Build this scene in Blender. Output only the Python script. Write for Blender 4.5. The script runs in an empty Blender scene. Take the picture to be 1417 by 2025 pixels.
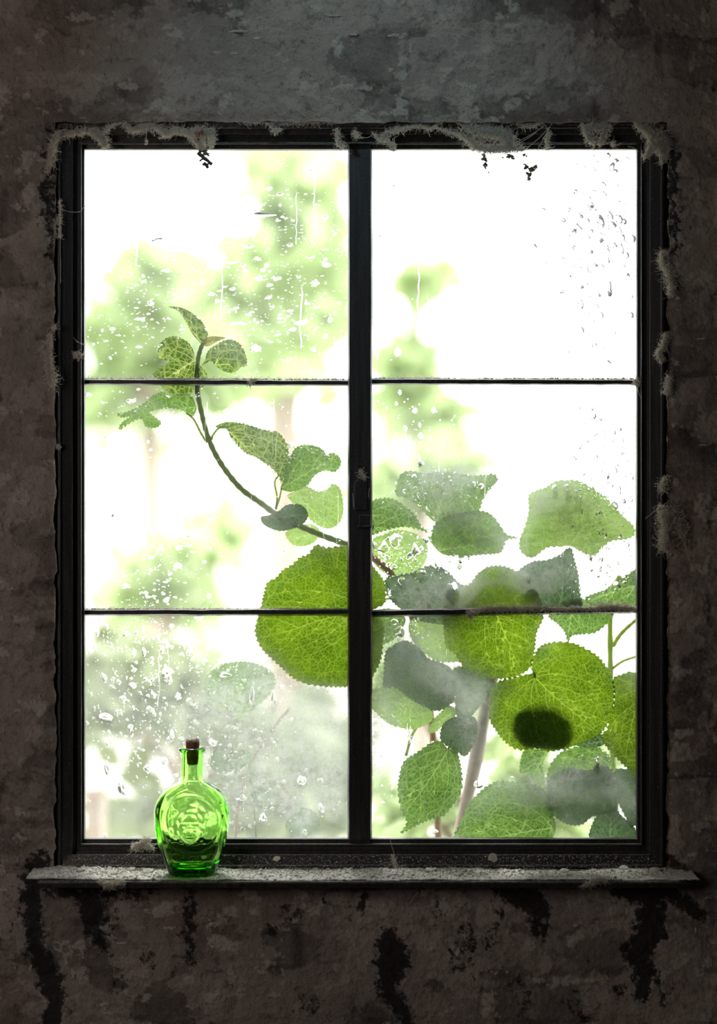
import bpy, bmesh, math, random
import numpy as np
from mathutils import Vector, noise as mnoise
from mathutils.geometry import delaunay_2d_cdt

SC = bpy.context.scene
COL = SC.collection
random.seed(7)
RNG = np.random.default_rng(11)

# ------------------------------------------------------------------ camera
K = 0.0005            # metres per photo pixel on the plane of the glass (y = 0)
D = 1.55              # camera distance from the glass
ZC = 1.45             # camera height
CX, CY = 708.5, 1012.5


def P(px, py, y=0.0):
    s = K * (D + y) / D
    return ((px - CX) * s, y, ZC - (py - CY) * s)


cam_d = bpy.data.cameras.new('camera')
cam = bpy.data.objects.new('camera', cam_d)
COL.objects.link(cam)
cam.location = (0, -D, ZC)
cam.rotation_euler = (math.pi / 2, 0, 0)
cam_d.sensor_fit = 'HORIZONTAL'
cam_d.sensor_width = 24.0
cam_d.lens = 24.0 * D / (1417 * K)
cam_d.clip_start = 0.01
cam_d.dof.use_dof = True
cam_d.dof.focus_distance = D - 0.012
cam_d.dof.aperture_fstop = cam_d.lens / 26.0
cam_d.dof.aperture_blades = 0
SC.camera = cam

# ------------------------------------------------------------------ sky, sun, added fill lights, exposure
world = bpy.data.worlds.new('overcast_sky')
SC.world = world
world.use_nodes = True
wn = world.node_tree
bg = wn.nodes['Background']
tcw = wn.nodes.new('ShaderNodeTexCoord')
sepw = wn.nodes.new('ShaderNodeSeparateXYZ')
rampw = wn.nodes.new('ShaderNodeValToRGB')
wn.links.new(tcw.outputs['Generated'], sepw.inputs[0])
wn.links.new(sepw.outputs['Z'], rampw.inputs[0])
rampw.color_ramp.elements[0].position = 0.0
rampw.color_ramp.elements[0].color = (0.92, 0.95, 0.97, 1)
rampw.color_ramp.elements[1].position = 0.6
rampw.color_ramp.elements[1].color = (0.95, 0.98, 1.0, 1)
wn.links.new(rampw.outputs[0], bg.inputs[0])
bg.inputs[1].default_value = 6.0

sun_d = bpy.data.lights.new('sun', 'SUN')
sun_d.energy = 5.0
sun_d.angle = math.radians(12)
sun_d.color = (1.0, 0.97, 0.9)
sun = bpy.data.objects.new('sun', sun_d)
COL.objects.link(sun)
sun.rotation_euler = (math.radians(-29), 0, math.radians(10))
sun.location = (0, 5, 6)


def area(name, loc, target, size, energy, color):
    d = bpy.data.lights.new(name, 'AREA')
    d.shape = 'RECTANGLE'
    d.size, d.size_y = size
    d.energy = energy
    d.color = color
    o = bpy.data.objects.new(name, d)
    COL.objects.link(o)
    o.location = loc
    o.rotation_euler = (Vector(target) - Vector(loc)).to_track_quat('-Z', 'Y').to_euler()
    return o


# added warm fill from the side, to lift the wall and show its relief
area('wall_side_fill', (-1.0, -1.25, 1.65), (0.10, 0.0, 1.05), (0.5, 0.5), 4.2, (1.0, 0.86, 0.79))
spot_d = bpy.data.lights.new('wall_top_fill_spot', 'SPOT')  # added cool fill that brightens the wall round the window top
spot_d.energy = 13
spot_d.color = (0.52, 0.84, 0.95)
spot_d.spot_size = math.radians(33)
spot_d.spot_blend = 1.0
spot_d.shadow_soft_size = 0.05
spot = bpy.data.objects.new('wall_top_fill_spot', spot_d)
COL.objects.link(spot)
spot.location = (0.02, -0.85, 2.5)
spot.rotation_euler = (Vector((0.0, -0.04, 1.80)) - spot.location).to_track_quat('-Z', 'Y').to_euler()

SC.view_settings.view_transform = 'Standard'
SC.view_settings.look = 'None'
SC.view_settings.exposure = 0.0
SC.view_settings.gamma = 1.0
SC.view_settings.use_curve_mapping = False
SC.cycles.max_bounces = 14
SC.cycles.transmission_bounces = 12
SC.cycles.transparent_max_bounces = 24
SC.cycles.sample_clamp_indirect = 6.0


# ------------------------------------------------------------------ noise in numpy
def _hash(ix, iy, seed):
    h = (ix * 374761393 + iy * 668265263 + seed * 1442695041) & 0xFFFFFFFF
    h = ((h ^ (h >> 13)) * 1274126177) & 0xFFFFFFFF
    h = h ^ (h >> 16)
    return (h & 0xFFFF) / 65535.0


def vnoise(x, y, seed=0):
    x = np.asarray(x, float); y = np.asarray(y, float)
    xi = np.floor(x).astype(np.int64); yi = np.floor(y).astype(np.int64)
    fx = x - xi; fy = y - yi
    fx = fx * fx * (3 - 2 * fx); fy = fy * fy * (3 - 2 * fy)
    a = _hash(xi, yi, seed); b = _hash(xi + 1, yi, seed)
    c = _hash(xi, yi + 1, seed); d = _hash(xi + 1, yi + 1, seed)
    return (a * (1 - fx) + b * fx) * (1 - fy) + (c * (1 - fx) + d * fx) * fy


def fbm(x, y, seed=0, octaves=5, gain=0.5):
    t = 0; a = 1; n = 0
    for i in range(octaves):
        t = t + a * vnoise(np.asarray(x) * 2 ** i + i * 17.3, np.asarray(y) * 2 ** i - i * 9.1, seed + i)
        n += a; a *= gain
    return t / n


def sstep(a, b, x):
    t = np.clip((x - a) / (b - a), 0, 1)
    return t * t * (3 - 2 * t)


def seg_dist(X, Y, pts):
    """distance of every point to a polyline [(x, y, w)...], with the width at the nearest point taken off"""
    best = np.full(np.shape(X), 1e9)
    if len(pts) == 1:
        x, y, w = pts[0]
        return np.hypot(X - x, Y - y) - w
    for (x0, y0, w0), (x1, y1, w1) in zip(pts[:-1], pts[1:]):
        dx, dy = x1 - x0, y1 - y0
        t = np.clip(((X - x0) * dx + (Y - y0) * dy) / (dx * dx + dy * dy + 1e-9), 0, 1)
        d = np.hypot(X - x0 - t * dx, Y - y0 - t * dy) - (w0 + (w1 - w0) * t)
        best = np.minimum(best, d)
    return best


# ------------------------------------------------------------------ materials
class N:
    def __init__(self, name):
        self.m = bpy.data.materials.new(name)
        self.m.use_nodes = True
        self.t = self.m.node_tree
        self.t.nodes.clear()
        self.out = self.t.nodes.new('ShaderNodeOutputMaterial')

    def n(self, kind, **kw):
        nd = self.t.nodes.new('ShaderNode' + kind)
        for k, v in kw.items():
            setattr(nd, k, v)
        return nd

    def put(self, sock, v):
        if v is None:
            return
        if isinstance(v, bpy.types.NodeSocket):
            self.t.links.new(v, sock)
        elif isinstance(v, (tuple, list)) and len(v) == 3 and sock.type == 'RGBA':
            sock.default_value = (*v, 1)
        else:
            sock.default_value = v

    def math(self, op, a, b=None, clamp=False):
        nd = self.n('Math', operation=op, use_clamp=clamp)
        self.put(nd.inputs[0], a); self.put(nd.inputs[1], b)
        return nd.outputs[0]

    def mix(self, f, a, b):
        nd = self.n('Mix', data_type='RGBA')
        self.put(nd.inputs[0], f); self.put(nd.inputs[6], a); self.put(nd.inputs[7], b)
        return nd.outputs[2]

    def ramp(self, v, lo, hi):
        nd = self.n('MapRange', interpolation_type='SMOOTHSTEP')
        self.put(nd.inputs[0], v); self.put(nd.inputs[1], lo); self.put(nd.inputs[2], hi)
        return nd.outputs[0]

    def noise(self, vec, scale, detail=4, rough=0.55, dist=0.0):
        nd = self.n('TexNoise')
        self.put(nd.inputs['Vector'], vec); nd.inputs['Scale'].default_value = scale
        nd.inputs['Detail'].default_value = detail; nd.inputs['Roughness'].default_value = rough
        nd.inputs['Distortion'].default_value = dist
        return nd.outputs[0]

    def obj(self):
        return self.n('TexCoord').outputs['Object']

    def pos(self):
        return self.n('NewGeometry').outputs['Position']

    def attr(self, name):
        return self.n('Attribute', attribute_name=name).outputs['Fac']

    def bump(self, h, strength, dist, normal=None):
        nd = self.n('Bump')
        nd.inputs['Strength'].default_value = strength
        nd.inputs['Distance'].default_value = dist
        self.put(nd.inputs['Height'], h)
        if normal is not None:
            self.put(nd.inputs['Normal'], normal)
        return nd.outputs[0]

    def principled(self, base, rough=0.8, normal=None, **kw):
        nd = self.n('BsdfPrincipled')
        self.put(nd.inputs['Base Color'], base); self.put(nd.inputs['Roughness'], rough)
        if normal is not None:
            self.put(nd.inputs['Normal'], normal)
        for k, v in kw.items():
            self.put(nd.inputs[k.replace('_', ' ')], v)
        return nd.outputs[0]

    def mixs(self, f, a, b):
        nd = self.n('MixShader')
        self.put(nd.inputs[0], f)
        self.t.links.new(a, nd.inputs[1]); self.t.links.new(b, nd.inputs[2])
        return nd.outputs[0]

    def done(self, s):
        self.t.links.new(s, self.out.inputs[0])
        return self.m


def mat_wall():
    g = N('old_plaster')
    p = g.pos()
    tone = g.attr('tone'); stain = g.attr('stain'); chip = g.attr('chip')
    n1 = g.noise(p, 30, 8, 0.62)
    n2 = g.noise(p, 260, 5, 0.65)
    base = g.mix(tone, (0.080, 0.066, 0.060), (0.42, 0.365, 0.325))
    base = g.mix(g.ramp(n1, 0.35, 0.75), base, g.mix(0.5, base, (0.42, 0.38, 0.33)))
    base = g.mix(g.math('MULTIPLY', g.ramp(g.noise(p, 7, 6, 0.6), 0.5, 0.72), 0.45), base, (0.20, 0.13, 0.10))
    base = g.mix(chip, base, (0.50, 0.46, 0.41))
    pits = g.ramp(g.noise(p, 420, 3, 0.7), 0.60, 0.70)
    base = g.mix(g.math('MULTIPLY', pits, 0.7), base, (0.03, 0.027, 0.025))
    base = g.mix(g.math('MULTIPLY', g.ramp(g.noise(p, 75, 8, 0.72), 0.52, 0.66), 0.5), base, (0.07, 0.06, 0.055))
    base = g.mix(g.math('MULTIPLY', g.ramp(n2, 0.55, 0.75), 0.35), base, (0.52, 0.48, 0.43))
    st = g.ramp(g.math('ADD', stain, g.math('MULTIPLY', g.math('SUBTRACT', g.noise(p, 150, 10, 0.8), 0.5), 2.4)), 0.33, 0.66)
    base = g.mix(g.math('MULTIPLY', st, 0.93), base, (0.007, 0.007, 0.007))
    b = g.bump(g.noise(p, 900, 4, 0.7), 0.8, 0.0008)
    b = g.bump(n2, 0.9, 0.0022, b)
    b = g.bump(n1, 0.6, 0.005, b)
    return g.done(g.principled(base, 0.93, b))


def mat_plain(name, c1, c2, scale=20, rough=0.9, bump=0.002):
    g = N(name)
    p = g.pos()
    n = g.noise(p, scale, 7, 0.6)
    return g.done(g.principled(g.mix(g.ramp(n, 0.3, 0.7), c1, c2), rough, g.bump(g.noise(p, scale * 12, 5, 0.6), 0.5, bump)))


def mat_iron():
    g = N('black_painted_frame')
    p = g.pos()
    nz = g.n('SeparateXYZ')
    g.put(nz.inputs[0], g.n('NewGeometry').outputs['Normal'])
    up = g.ramp(nz.outputs['Z'], 0.1, 0.8)
    # streaked paint: long grain
    mp = g.n('Mapping'); g.put(mp.inputs[0], p); mp.inputs['Scale'].default_value = (260, 260, 12)
    grain = g.noise(mp.outputs[0], 1.0, 5, 0.6)
    base = g.mix(g.ramp(grain, 0.35, 0.7), (0.010, 0.010, 0.011), (0.030, 0.029, 0.030))
    speck = g.ramp(g.noise(p, 900, 2, 0.6), 0.66, 0.74)
    patch = g.ramp(g.noise(p, 26, 5, 0.7), 0.30, 0.58)
    base = g.mix(g.math('MULTIPLY', speck, patch), base, (0.30, 0.29, 0.27))
    dust = g.math('MULTIPLY', up, g.ramp(g.noise(p, 340, 6, 0.75), 0.36, 0.62), clamp=True)
    base = g.mix(g.math('MULTIPLY', dust, 0.8), base, (0.30, 0.29, 0.265))
    rough = g.math('ADD', 0.42, g.math('MULTIPLY', dust, 0.5), clamp=True)
    b = g.bump(grain, 0.35, 0.0006)
    b = g.bump(g.noise(p, 500, 5, 0.7), 0.35, 0.0006, b)
    return g.done(g.principled(base, rough, b))


def mat_dust():
    g = N('grey_dust')
    p = g.pos()
    base = g.mix(g.ramp(g.noise(p, 700, 6, 0.7), 0.35, 0.65), (0.30, 0.295, 0.27), (0.74, 0.73, 0.68))
    return g.done(g.principled(base, 0.95, g.bump(g.noise(p, 1500, 4, 0.7), 0.8, 0.0006)))


def mat_glass_pane():
    g = N('dirty_wet_glass')
    p = g.pos()
    mist = g.attr('mist')
    fine = g.ramp(g.noise(p, 1300, 3, 0.75), 0.30, 0.62)
    mid = g.ramp(g.noise(p, 130, 6, 0.7), 0.25, 0.7)
    f = g.math('MULTIPLY', mist, g.math('ADD', 0.45, g.math('MULTIPLY', g.math('MULTIPLY', fine, mid), 0.75)), clamp=True)
    f = g.math('MULTIPLY', f, 0.93)
    tr = g.n('BsdfTransparent'); tr.inputs[0].default_value = (0.985, 0.995, 0.985, 1)
    gl = g.n('BsdfGlossy'); gl.inputs['Roughness'].default_value = 0.04
    film = g.n('BsdfTranslucent'); film.inputs[0].default_value = (0.215, 0.225, 0.205, 1)
    clear = g.mixs(0.05, tr.outputs[0], gl.outputs[0])
    return g.done(g.mixs(f, clear, film.outputs[0]))


def mat_glass_clean():
    g = N('clean_glass')
    tr = g.n('BsdfTransparent'); tr.inputs[0].default_value = (0.985, 0.995, 0.985, 1)
    gl = g.n('BsdfGlossy'); gl.inputs['Roughness'].default_value = 0.02
    return g.done(g.mixs(0.04, tr.outputs[0], gl.outputs[0]))


def mat_water(name='rain_water', clear=.60):
    g = N(name)
    gl = g.n('BsdfGlass'); gl.inputs['IOR'].default_value = 1.33; gl.inputs['Roughness'].default_value = 0.0
    gl.inputs[0].default_value = (1, 1, 1, 1)
    tr = g.n('BsdfTransparent')
    return g.done(g.mixs(clear, gl.outputs[0], tr.outputs[0]))


def mat_leaf(name, blade, blade2, vein, cell=9.0, trans=0.72, rough=0.42, coat=0.25):
    """blade and vein are what the leaf lets through; UV is in photo pixels / 100"""
    g = N(name)
    uv = g.n('UVMap').outputs[0]
    wob = g.n('TexNoise'); g.put(wob.inputs['Vector'], uv); wob.inputs['Scale'].default_value = 9.0
    add = g.n('VectorMath', operation='MULTIPLY_ADD')
    g.put(add.inputs[0], wob.outputs['Color']); add.inputs[1].default_value = (0.05, 0.05, 0.05); g.put(add.inputs[2], uv)
    v = add.outputs[0]

    def vor(scale):
        nd = g.n('TexVoronoi', feature='DISTANCE_TO_EDGE')
        g.put(nd.inputs['Vector'], v); nd.inputs['Scale'].default_value = scale
        return nd.outputs['Distance']
    fine = vor(100.0 / cell)
    midv = vor(100.0 / (cell * 3.6))
    f1 = g.math('SUBTRACT', 1.0, g.ramp(fine, 0.0, 0.13))
    f2 = g.math('SUBTRACT', 1.0, g.ramp(midv, 0.0, 0.045))
    vd = g.attr('vein')
    main = g.math('MULTIPLY', g.math('SUBTRACT', 1.0, g.ramp(vd, -0.25, 0.35)), 0.92)
    net = g.math('MAXIMUM', g.math('MULTIPLY', f1, 0.42), g.math('MULTIPLY', f2, 0.62))
    net = g.math('MAXIMUM', net, main)
    big = g.ramp(g.noise(uv, 1.3, 4, 0.6), 0.35, 0.68)
    bl = g.mix(big, blade, blade2)
    col = g.mix(net, bl, vein)
    h = g.math('SUBTRACT', g.math('MULTIPLY', g.ramp(fine, 0.0, 0.3), 0.6), g.math('MULTIPLY', f2, 0.5))
    b = g.bump(h, 0.5, 0.0005)
    tl = g.n('BsdfTranslucent'); g.put(tl.inputs[0], col); g.put(tl.inputs['Normal'], b)
    pr = g.principled(g.mix(0.5, col, (0.05, 0.075, 0.03)), rough, b, Coat_Weight=coat, Coat_Roughness=0.2)
    return g.done(g.mixs(trans, pr, tl.outputs[0]))


def mat_leaf_plain(name, c, c2, trans=0.6):
    g = N(name)
    col = g.mix(g.noise(g.pos(), 9, 3), c, c2)
    tl = g.n('BsdfTranslucent'); g.put(tl.inputs[0], col)
    return g.done(g.mixs(trans, g.principled(col, 0.5), tl.outputs[0]))


def mat_bottle():
    g = N('green_bottle_glass')
    gl = g.n('BsdfGlass'); gl.inputs['IOR'].default_value = 1.5; gl.inputs['Roughness'].default_value = 0.0
    gl.inputs[0].default_value = (0.97, 1.0, 0.95, 1)
    nb = g.noise(g.obj(), 160, 3, 0.5)
    g.put(gl.inputs['Normal'], g.bump(nb, 0.12, 0.0006))
    va = g.n('VolumeAbsorption'); va.inputs[0].default_value = (0.64, 0.95, 0.24, 1); va.inputs[1].default_value = 265
    g.t.links.new(va.outputs[0], g.out.inputs['Volume'])
    return g.done(gl.outputs[0])


M = dict(
    wall=mat_wall(), iron=mat_iron(), dust=mat_dust(), pane=mat_glass_pane(), clean=mat_glass_clean(), water=mat_water(), water_deep=mat_water('deep_rain_water', .05),
    plain_wall=mat_plain('bare_room_plaster', (0.16, 0.14, 0.125), (0.28, 0.26, 0.235)),
    floor=mat_plain('concrete_floor', (0.12, 0.11, 0.10), (0.22, 0.20, 0.18)),
    outer=mat_plain('outer_render', (0.42, 0.40, 0.37), (0.55, 0.53, 0.5)),
    flake=mat_plain('plaster_flake', (0.30, 0.275, 0.25), (0.50, 0.465, 0.42), 200, 0.9, 0.0006),
    web=mat_leaf_plain('dusty_cobweb', (0.82, 0.78, 0.70), (0.66, 0.62, 0.55), 0.4),
    debris=mat_plain('dry_debris', (0.07, 0.055, 0.04), (0.26, 0.22, 0.17), 500, 0.9, 0.0008),
    twig=mat_plain('dark_twig', (0.035, 0.04, 0.035), (0.10, 0.10, 0.08), 300, 0.8, 0.0008),
    cork=mat_plain('cork', (0.19, 0.07, 0.045), (0.36, 0.16, 0.10), 350, 0.85, 0.001),
    bottle=mat_bottle(),
    big=mat_leaf('yellow_green_leaf', (0.0396, 0.0817, 0.0013), (0.0693, 0.1238, 0.0017), (0.1782, 0.2475, 0.0264), 6.6),  # the bright yellow-green leaf variant
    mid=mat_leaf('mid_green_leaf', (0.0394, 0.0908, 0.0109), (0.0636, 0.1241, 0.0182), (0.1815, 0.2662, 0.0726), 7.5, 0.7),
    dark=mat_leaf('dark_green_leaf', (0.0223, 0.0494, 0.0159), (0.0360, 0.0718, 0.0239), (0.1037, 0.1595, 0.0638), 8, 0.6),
    young=mat_leaf('young_leaf', (0.0303, 0.0633, 0.0055), (0.0495, 0.0935, 0.0110), (0.2750, 0.3190, 0.0880), 10, 0.65, 0.35, 0.4),
    pale=mat_leaf('pale_green_leaf', (0.1045, 0.1760, 0.0330), (0.1320, 0.1980, 0.0440), (0.1980, 0.2640, 0.0990), 9, 0.75),
    bud=mat_leaf('bud_leaf', (0.0990, 0.0880, 0.0165), (0.1430, 0.1320, 0.0275), (0.2475, 0.2310, 0.0660), 12, 0.7),
    vein=mat_leaf_plain('leaf_vein', (0.46, 0.58, 0.12), (0.36, 0.48, 0.10), 0.8),
    vein_dull=mat_leaf_plain('leaf_vein_dull', (0.24, 0.34, 0.12), (0.17, 0.26, 0.09), 0.8),
    stem=mat_leaf_plain('green_stem', (0.26, 0.32, 0.12), (0.17, 0.21, 0.09), 0.6),
    stem_brown=mat_leaf_plain('woody_stem', (0.34, 0.24, 0.13), (0.42, 0.30, 0.17), 0.45),
    stem_pale=mat_leaf_plain('pale_stem', (0.40, 0.50, 0.13), (0.34, 0.40, 0.10), 0.6),
    bark=mat_plain('pale_bark', (0.30, 0.24, 0.19), (0.40, 0.32, 0.26), 60),
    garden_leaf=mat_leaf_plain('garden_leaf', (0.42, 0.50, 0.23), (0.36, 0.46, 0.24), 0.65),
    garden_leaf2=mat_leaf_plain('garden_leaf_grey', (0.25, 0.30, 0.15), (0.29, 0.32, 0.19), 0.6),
    ground=mat_plain('pale_gravel', (0.52, 0.51, 0.47), (0.62, 0.61, 0.56), 6),
    gwall=mat_plain('limewashed_wall', (0.66, 0.62, 0.57), (0.74, 0.70, 0.65), 4),
    post=mat_plain('weathered_post', (0.42, 0.34, 0.28), (0.5, 0.42, 0.36), 12),
)

# ------------------------------------------------------------------ object helpers
ORG = {}


def tag(o, label=None, cat=None, group=None, kind=None):
    if label: o['label'] = label
    if cat: o['category'] = cat
    if group: o['group'] = group
    if kind: o['kind'] = kind
    return o


def empty(name, loc, label=None, cat=None, group=None, kind=None):
    o = bpy.data.objects.new(name, None)
    COL.objects.link(o)
    o.empty_display_size = 0.05
    o.location = loc
    ORG[o.name] = Vector(loc)
    return tag(o, label, cat, group, kind)


def mesh(name, verts, faces, mat, parent=None, smooth=True, origin=None, attrs=None, uv=None, mats=None, midx=None):
    """verts in world space; one object whose origin sits at ORIGIN (its centre by default)"""
    v = np.asarray(verts, float).reshape(-1, 3)
    if origin is None:
        origin = (v.min(0) + v.max(0)) / 2
        origin[2] = v[:, 2].min()
    origin = Vector(origin)
    me = bpy.data.meshes.new(name)
    if isinstance(faces, np.ndarray):
        nf, k = faces.shape
        me.vertices.add(len(v)); me.vertices.foreach_set('co', (v - np.array(origin)).ravel())
        me.loops.add(nf * k); me.loops.foreach_set('vertex_index', faces.astype(np.int32).ravel())
        me.polygons.add(nf)
        me.polygons.foreach_set('loop_start', (np.arange(nf) * k).astype(np.int32))
        me.update(calc_edges=True)
        me.validate()
    else:
        me.from_pydata([tuple(a) for a in (v - np.array(origin))], [], faces)
    me.polygons.foreach_set('use_smooth', np.full(len(me.polygons), smooth))
    for m_ in (mats or [mat]):
        me.materials.append(m_)
    if midx is not None:
        me.polygons.foreach_set('material_index', np.asarray(midx, np.int32))
    if attrs:
        for k, a in attrs.items():
            at = me.attributes.new(k, 'FLOAT', 'POINT')
            at.data.foreach_set('value', np.asarray(a, np.float32))
    if uv is not None:
        ul = me.uv_layers.new(name='UVMap')
        li = np.empty(len(me.loops), np.int32); me.loops.foreach_get('vertex_index', li)
        ul.data.foreach_set('uv', np.asarray(uv, np.float32)[li].ravel())
    me.update()
    o = bpy.data.objects.new(name, me)
    COL.objects.link(o)
    ORG[o.name] = origin
    if parent:
        o.parent = parent
        o.location = origin - ORG[parent.name]
    else:
        o.location = origin
    return o


class MB:
    """collects shapes into one mesh"""
    def __init__(self):
        self.v = []; self.f = []

    def add(self, v, f):
        b = len(self.v)
        self.v += [tuple(a) for a in v]
        self.f += [tuple(i + b for i in q) for q in f]

    def tube(self, pts, radii, n=6, cap=True):
        pts = [Vector(p) for p in pts]
        if not hasattr(radii, '__len__'):
            radii = [radii] * len(pts)
        vs = []; fs = []
        prev = None
        for i, p in enumerate(pts):
            t = (pts[min(i + 1, len(pts) - 1)] - pts[max(i - 1, 0)])
            if t.length < 1e-9: t = Vector((0, 0, 1))
            t.normalize()
            ref = prev if prev is not None else (Vector((0, 1, 0)) if abs(t.y) < 0.9 else Vector((1, 0, 0)))
            a = (ref - t * ref.dot(t))
            if a.length < 1e-6: a = Vector((1, 0, 0)) - t * t.x
            a.normalize(); prev = a
            b = t.cross(a)
            for k in range(n):
                an = 2 * math.pi * k / n
                vs.append(p + (a * math.cos(an) + b * math.sin(an)) * radii[i])
        for i in range(len(pts) - 1):
            for k in range(n):
                k2 = (k + 1) % n
                fs.append((i * n + k, i * n + k2, (i + 1) * n + k2, (i + 1) * n + k))
        if cap:
            fs.append(tuple(range(n))[::-1]); fs.append(tuple((len(pts) - 1) * n + k for k in range(n)))
        self.add(vs, fs)

    def box(self, a, b):
        (x0, y0, z0), (x1, y1, z1) = a, b
        v = [(x0, y0, z0), (x1, y0, z0), (x1, y1, z0), (x0, y1, z0), (x0, y0, z1), (x1, y0, z1), (x1, y1, z1), (x0, y1, z1)]
        self.add(v, [(0, 3, 2, 1), (4, 5, 6, 7), (0, 1, 5, 4), (1, 2, 6, 5), (2, 3, 7, 6), (3, 0, 4, 7)])

    def rock(self, c, r, flat=0.7, rnd=random):
        """a small irregular lump"""
        t = (1 + 5 ** .5) / 2
        vv = [(-1, t, 0), (1, t, 0), (-1, -t, 0), (1, -t, 0), (0, -1, t), (0, 1, t), (0, -1, -t), (0, 1, -t), (t, 0, -1), (t, 0, 1), (-t, 0, -1), (-t, 0, 1)]
        ff = [(0, 11, 5), (0, 5, 1), (0, 1, 7), (0, 7, 10), (0, 10, 11), (1, 5, 9), (5, 11, 4), (11, 10, 2), (10, 7, 6), (7, 1, 8), (3, 9, 4), (3, 4, 2), (3, 2, 6), (3, 6, 8), (3, 8, 9), (4, 9, 5), (2, 4, 11), (6, 2, 10), (8, 6, 7), (9, 8, 1)]
        an = rnd.random() * 6.28; ca, sa = math.cos(an), math.sin(an)
        st = 0.6 + rnd.random() * 0.8
        out = []
        for x, y, z in vv:
            s = r / 1.9 * (0.6 + 0.8 * rnd.random())
            X, Y = x * s * st, y * s / st
            out.append((c[0] + X * ca - Y * sa, c[1] + X * sa + Y * ca, c[2] + z * s * flat))
        self.add(out, ff)

    def build(self, name, mat, parent=None, smooth=True, origin=None):
        return mesh(name, self.v, self.f, mat, parent, smooth, origin)


def catmull(pts, closed, n):
    """n points, evenly spaced along a smooth curve through pts"""
    p = np.asarray(pts, float)
    m = len(p)
    if closed:
        ext = np.vstack([p[-1], p, p[0], p[1]]); segs = m
    else:
        ext = np.vstack([2 * p[0] - p[1], p, 2 * p[-1] - p[-2]]); segs = m - 1
    out = []
    for i in range(segs):
        a, b, c, d = ext[i], ext[i + 1], ext[i + 2], ext[i + 3]
        for t in np.linspace(0, 1, 12, endpoint=False):
            out.append(0.5 * ((2 * b) + (-a + c) * t + (2 * a - 5 * b + 4 * c - d) * t * t + (-a + 3 * b - 3 * c + d) * t ** 3))
    out.append(ext[segs + 1])
    out = np.array(out)
    s = np.r_[0, np.cumsum(np.linalg.norm(np.diff(out, axis=0), axis=1))]
    q = np.linspace(0, s[-1], n, endpoint=not closed)
    return np.stack([np.interp(q, s, out[:, k]) for k in range(out.shape[1])], 1), s[-1]


# ------------------------------------------------------------------ the room shell
WY = -0.040           # the face of the window wall towards the room
OUT_Y = 0.075         # its outer face
HX0, HY0, HX1, HY1 = 106, 240, 1321, 1722      # opening, in photo pixels at WY


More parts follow.
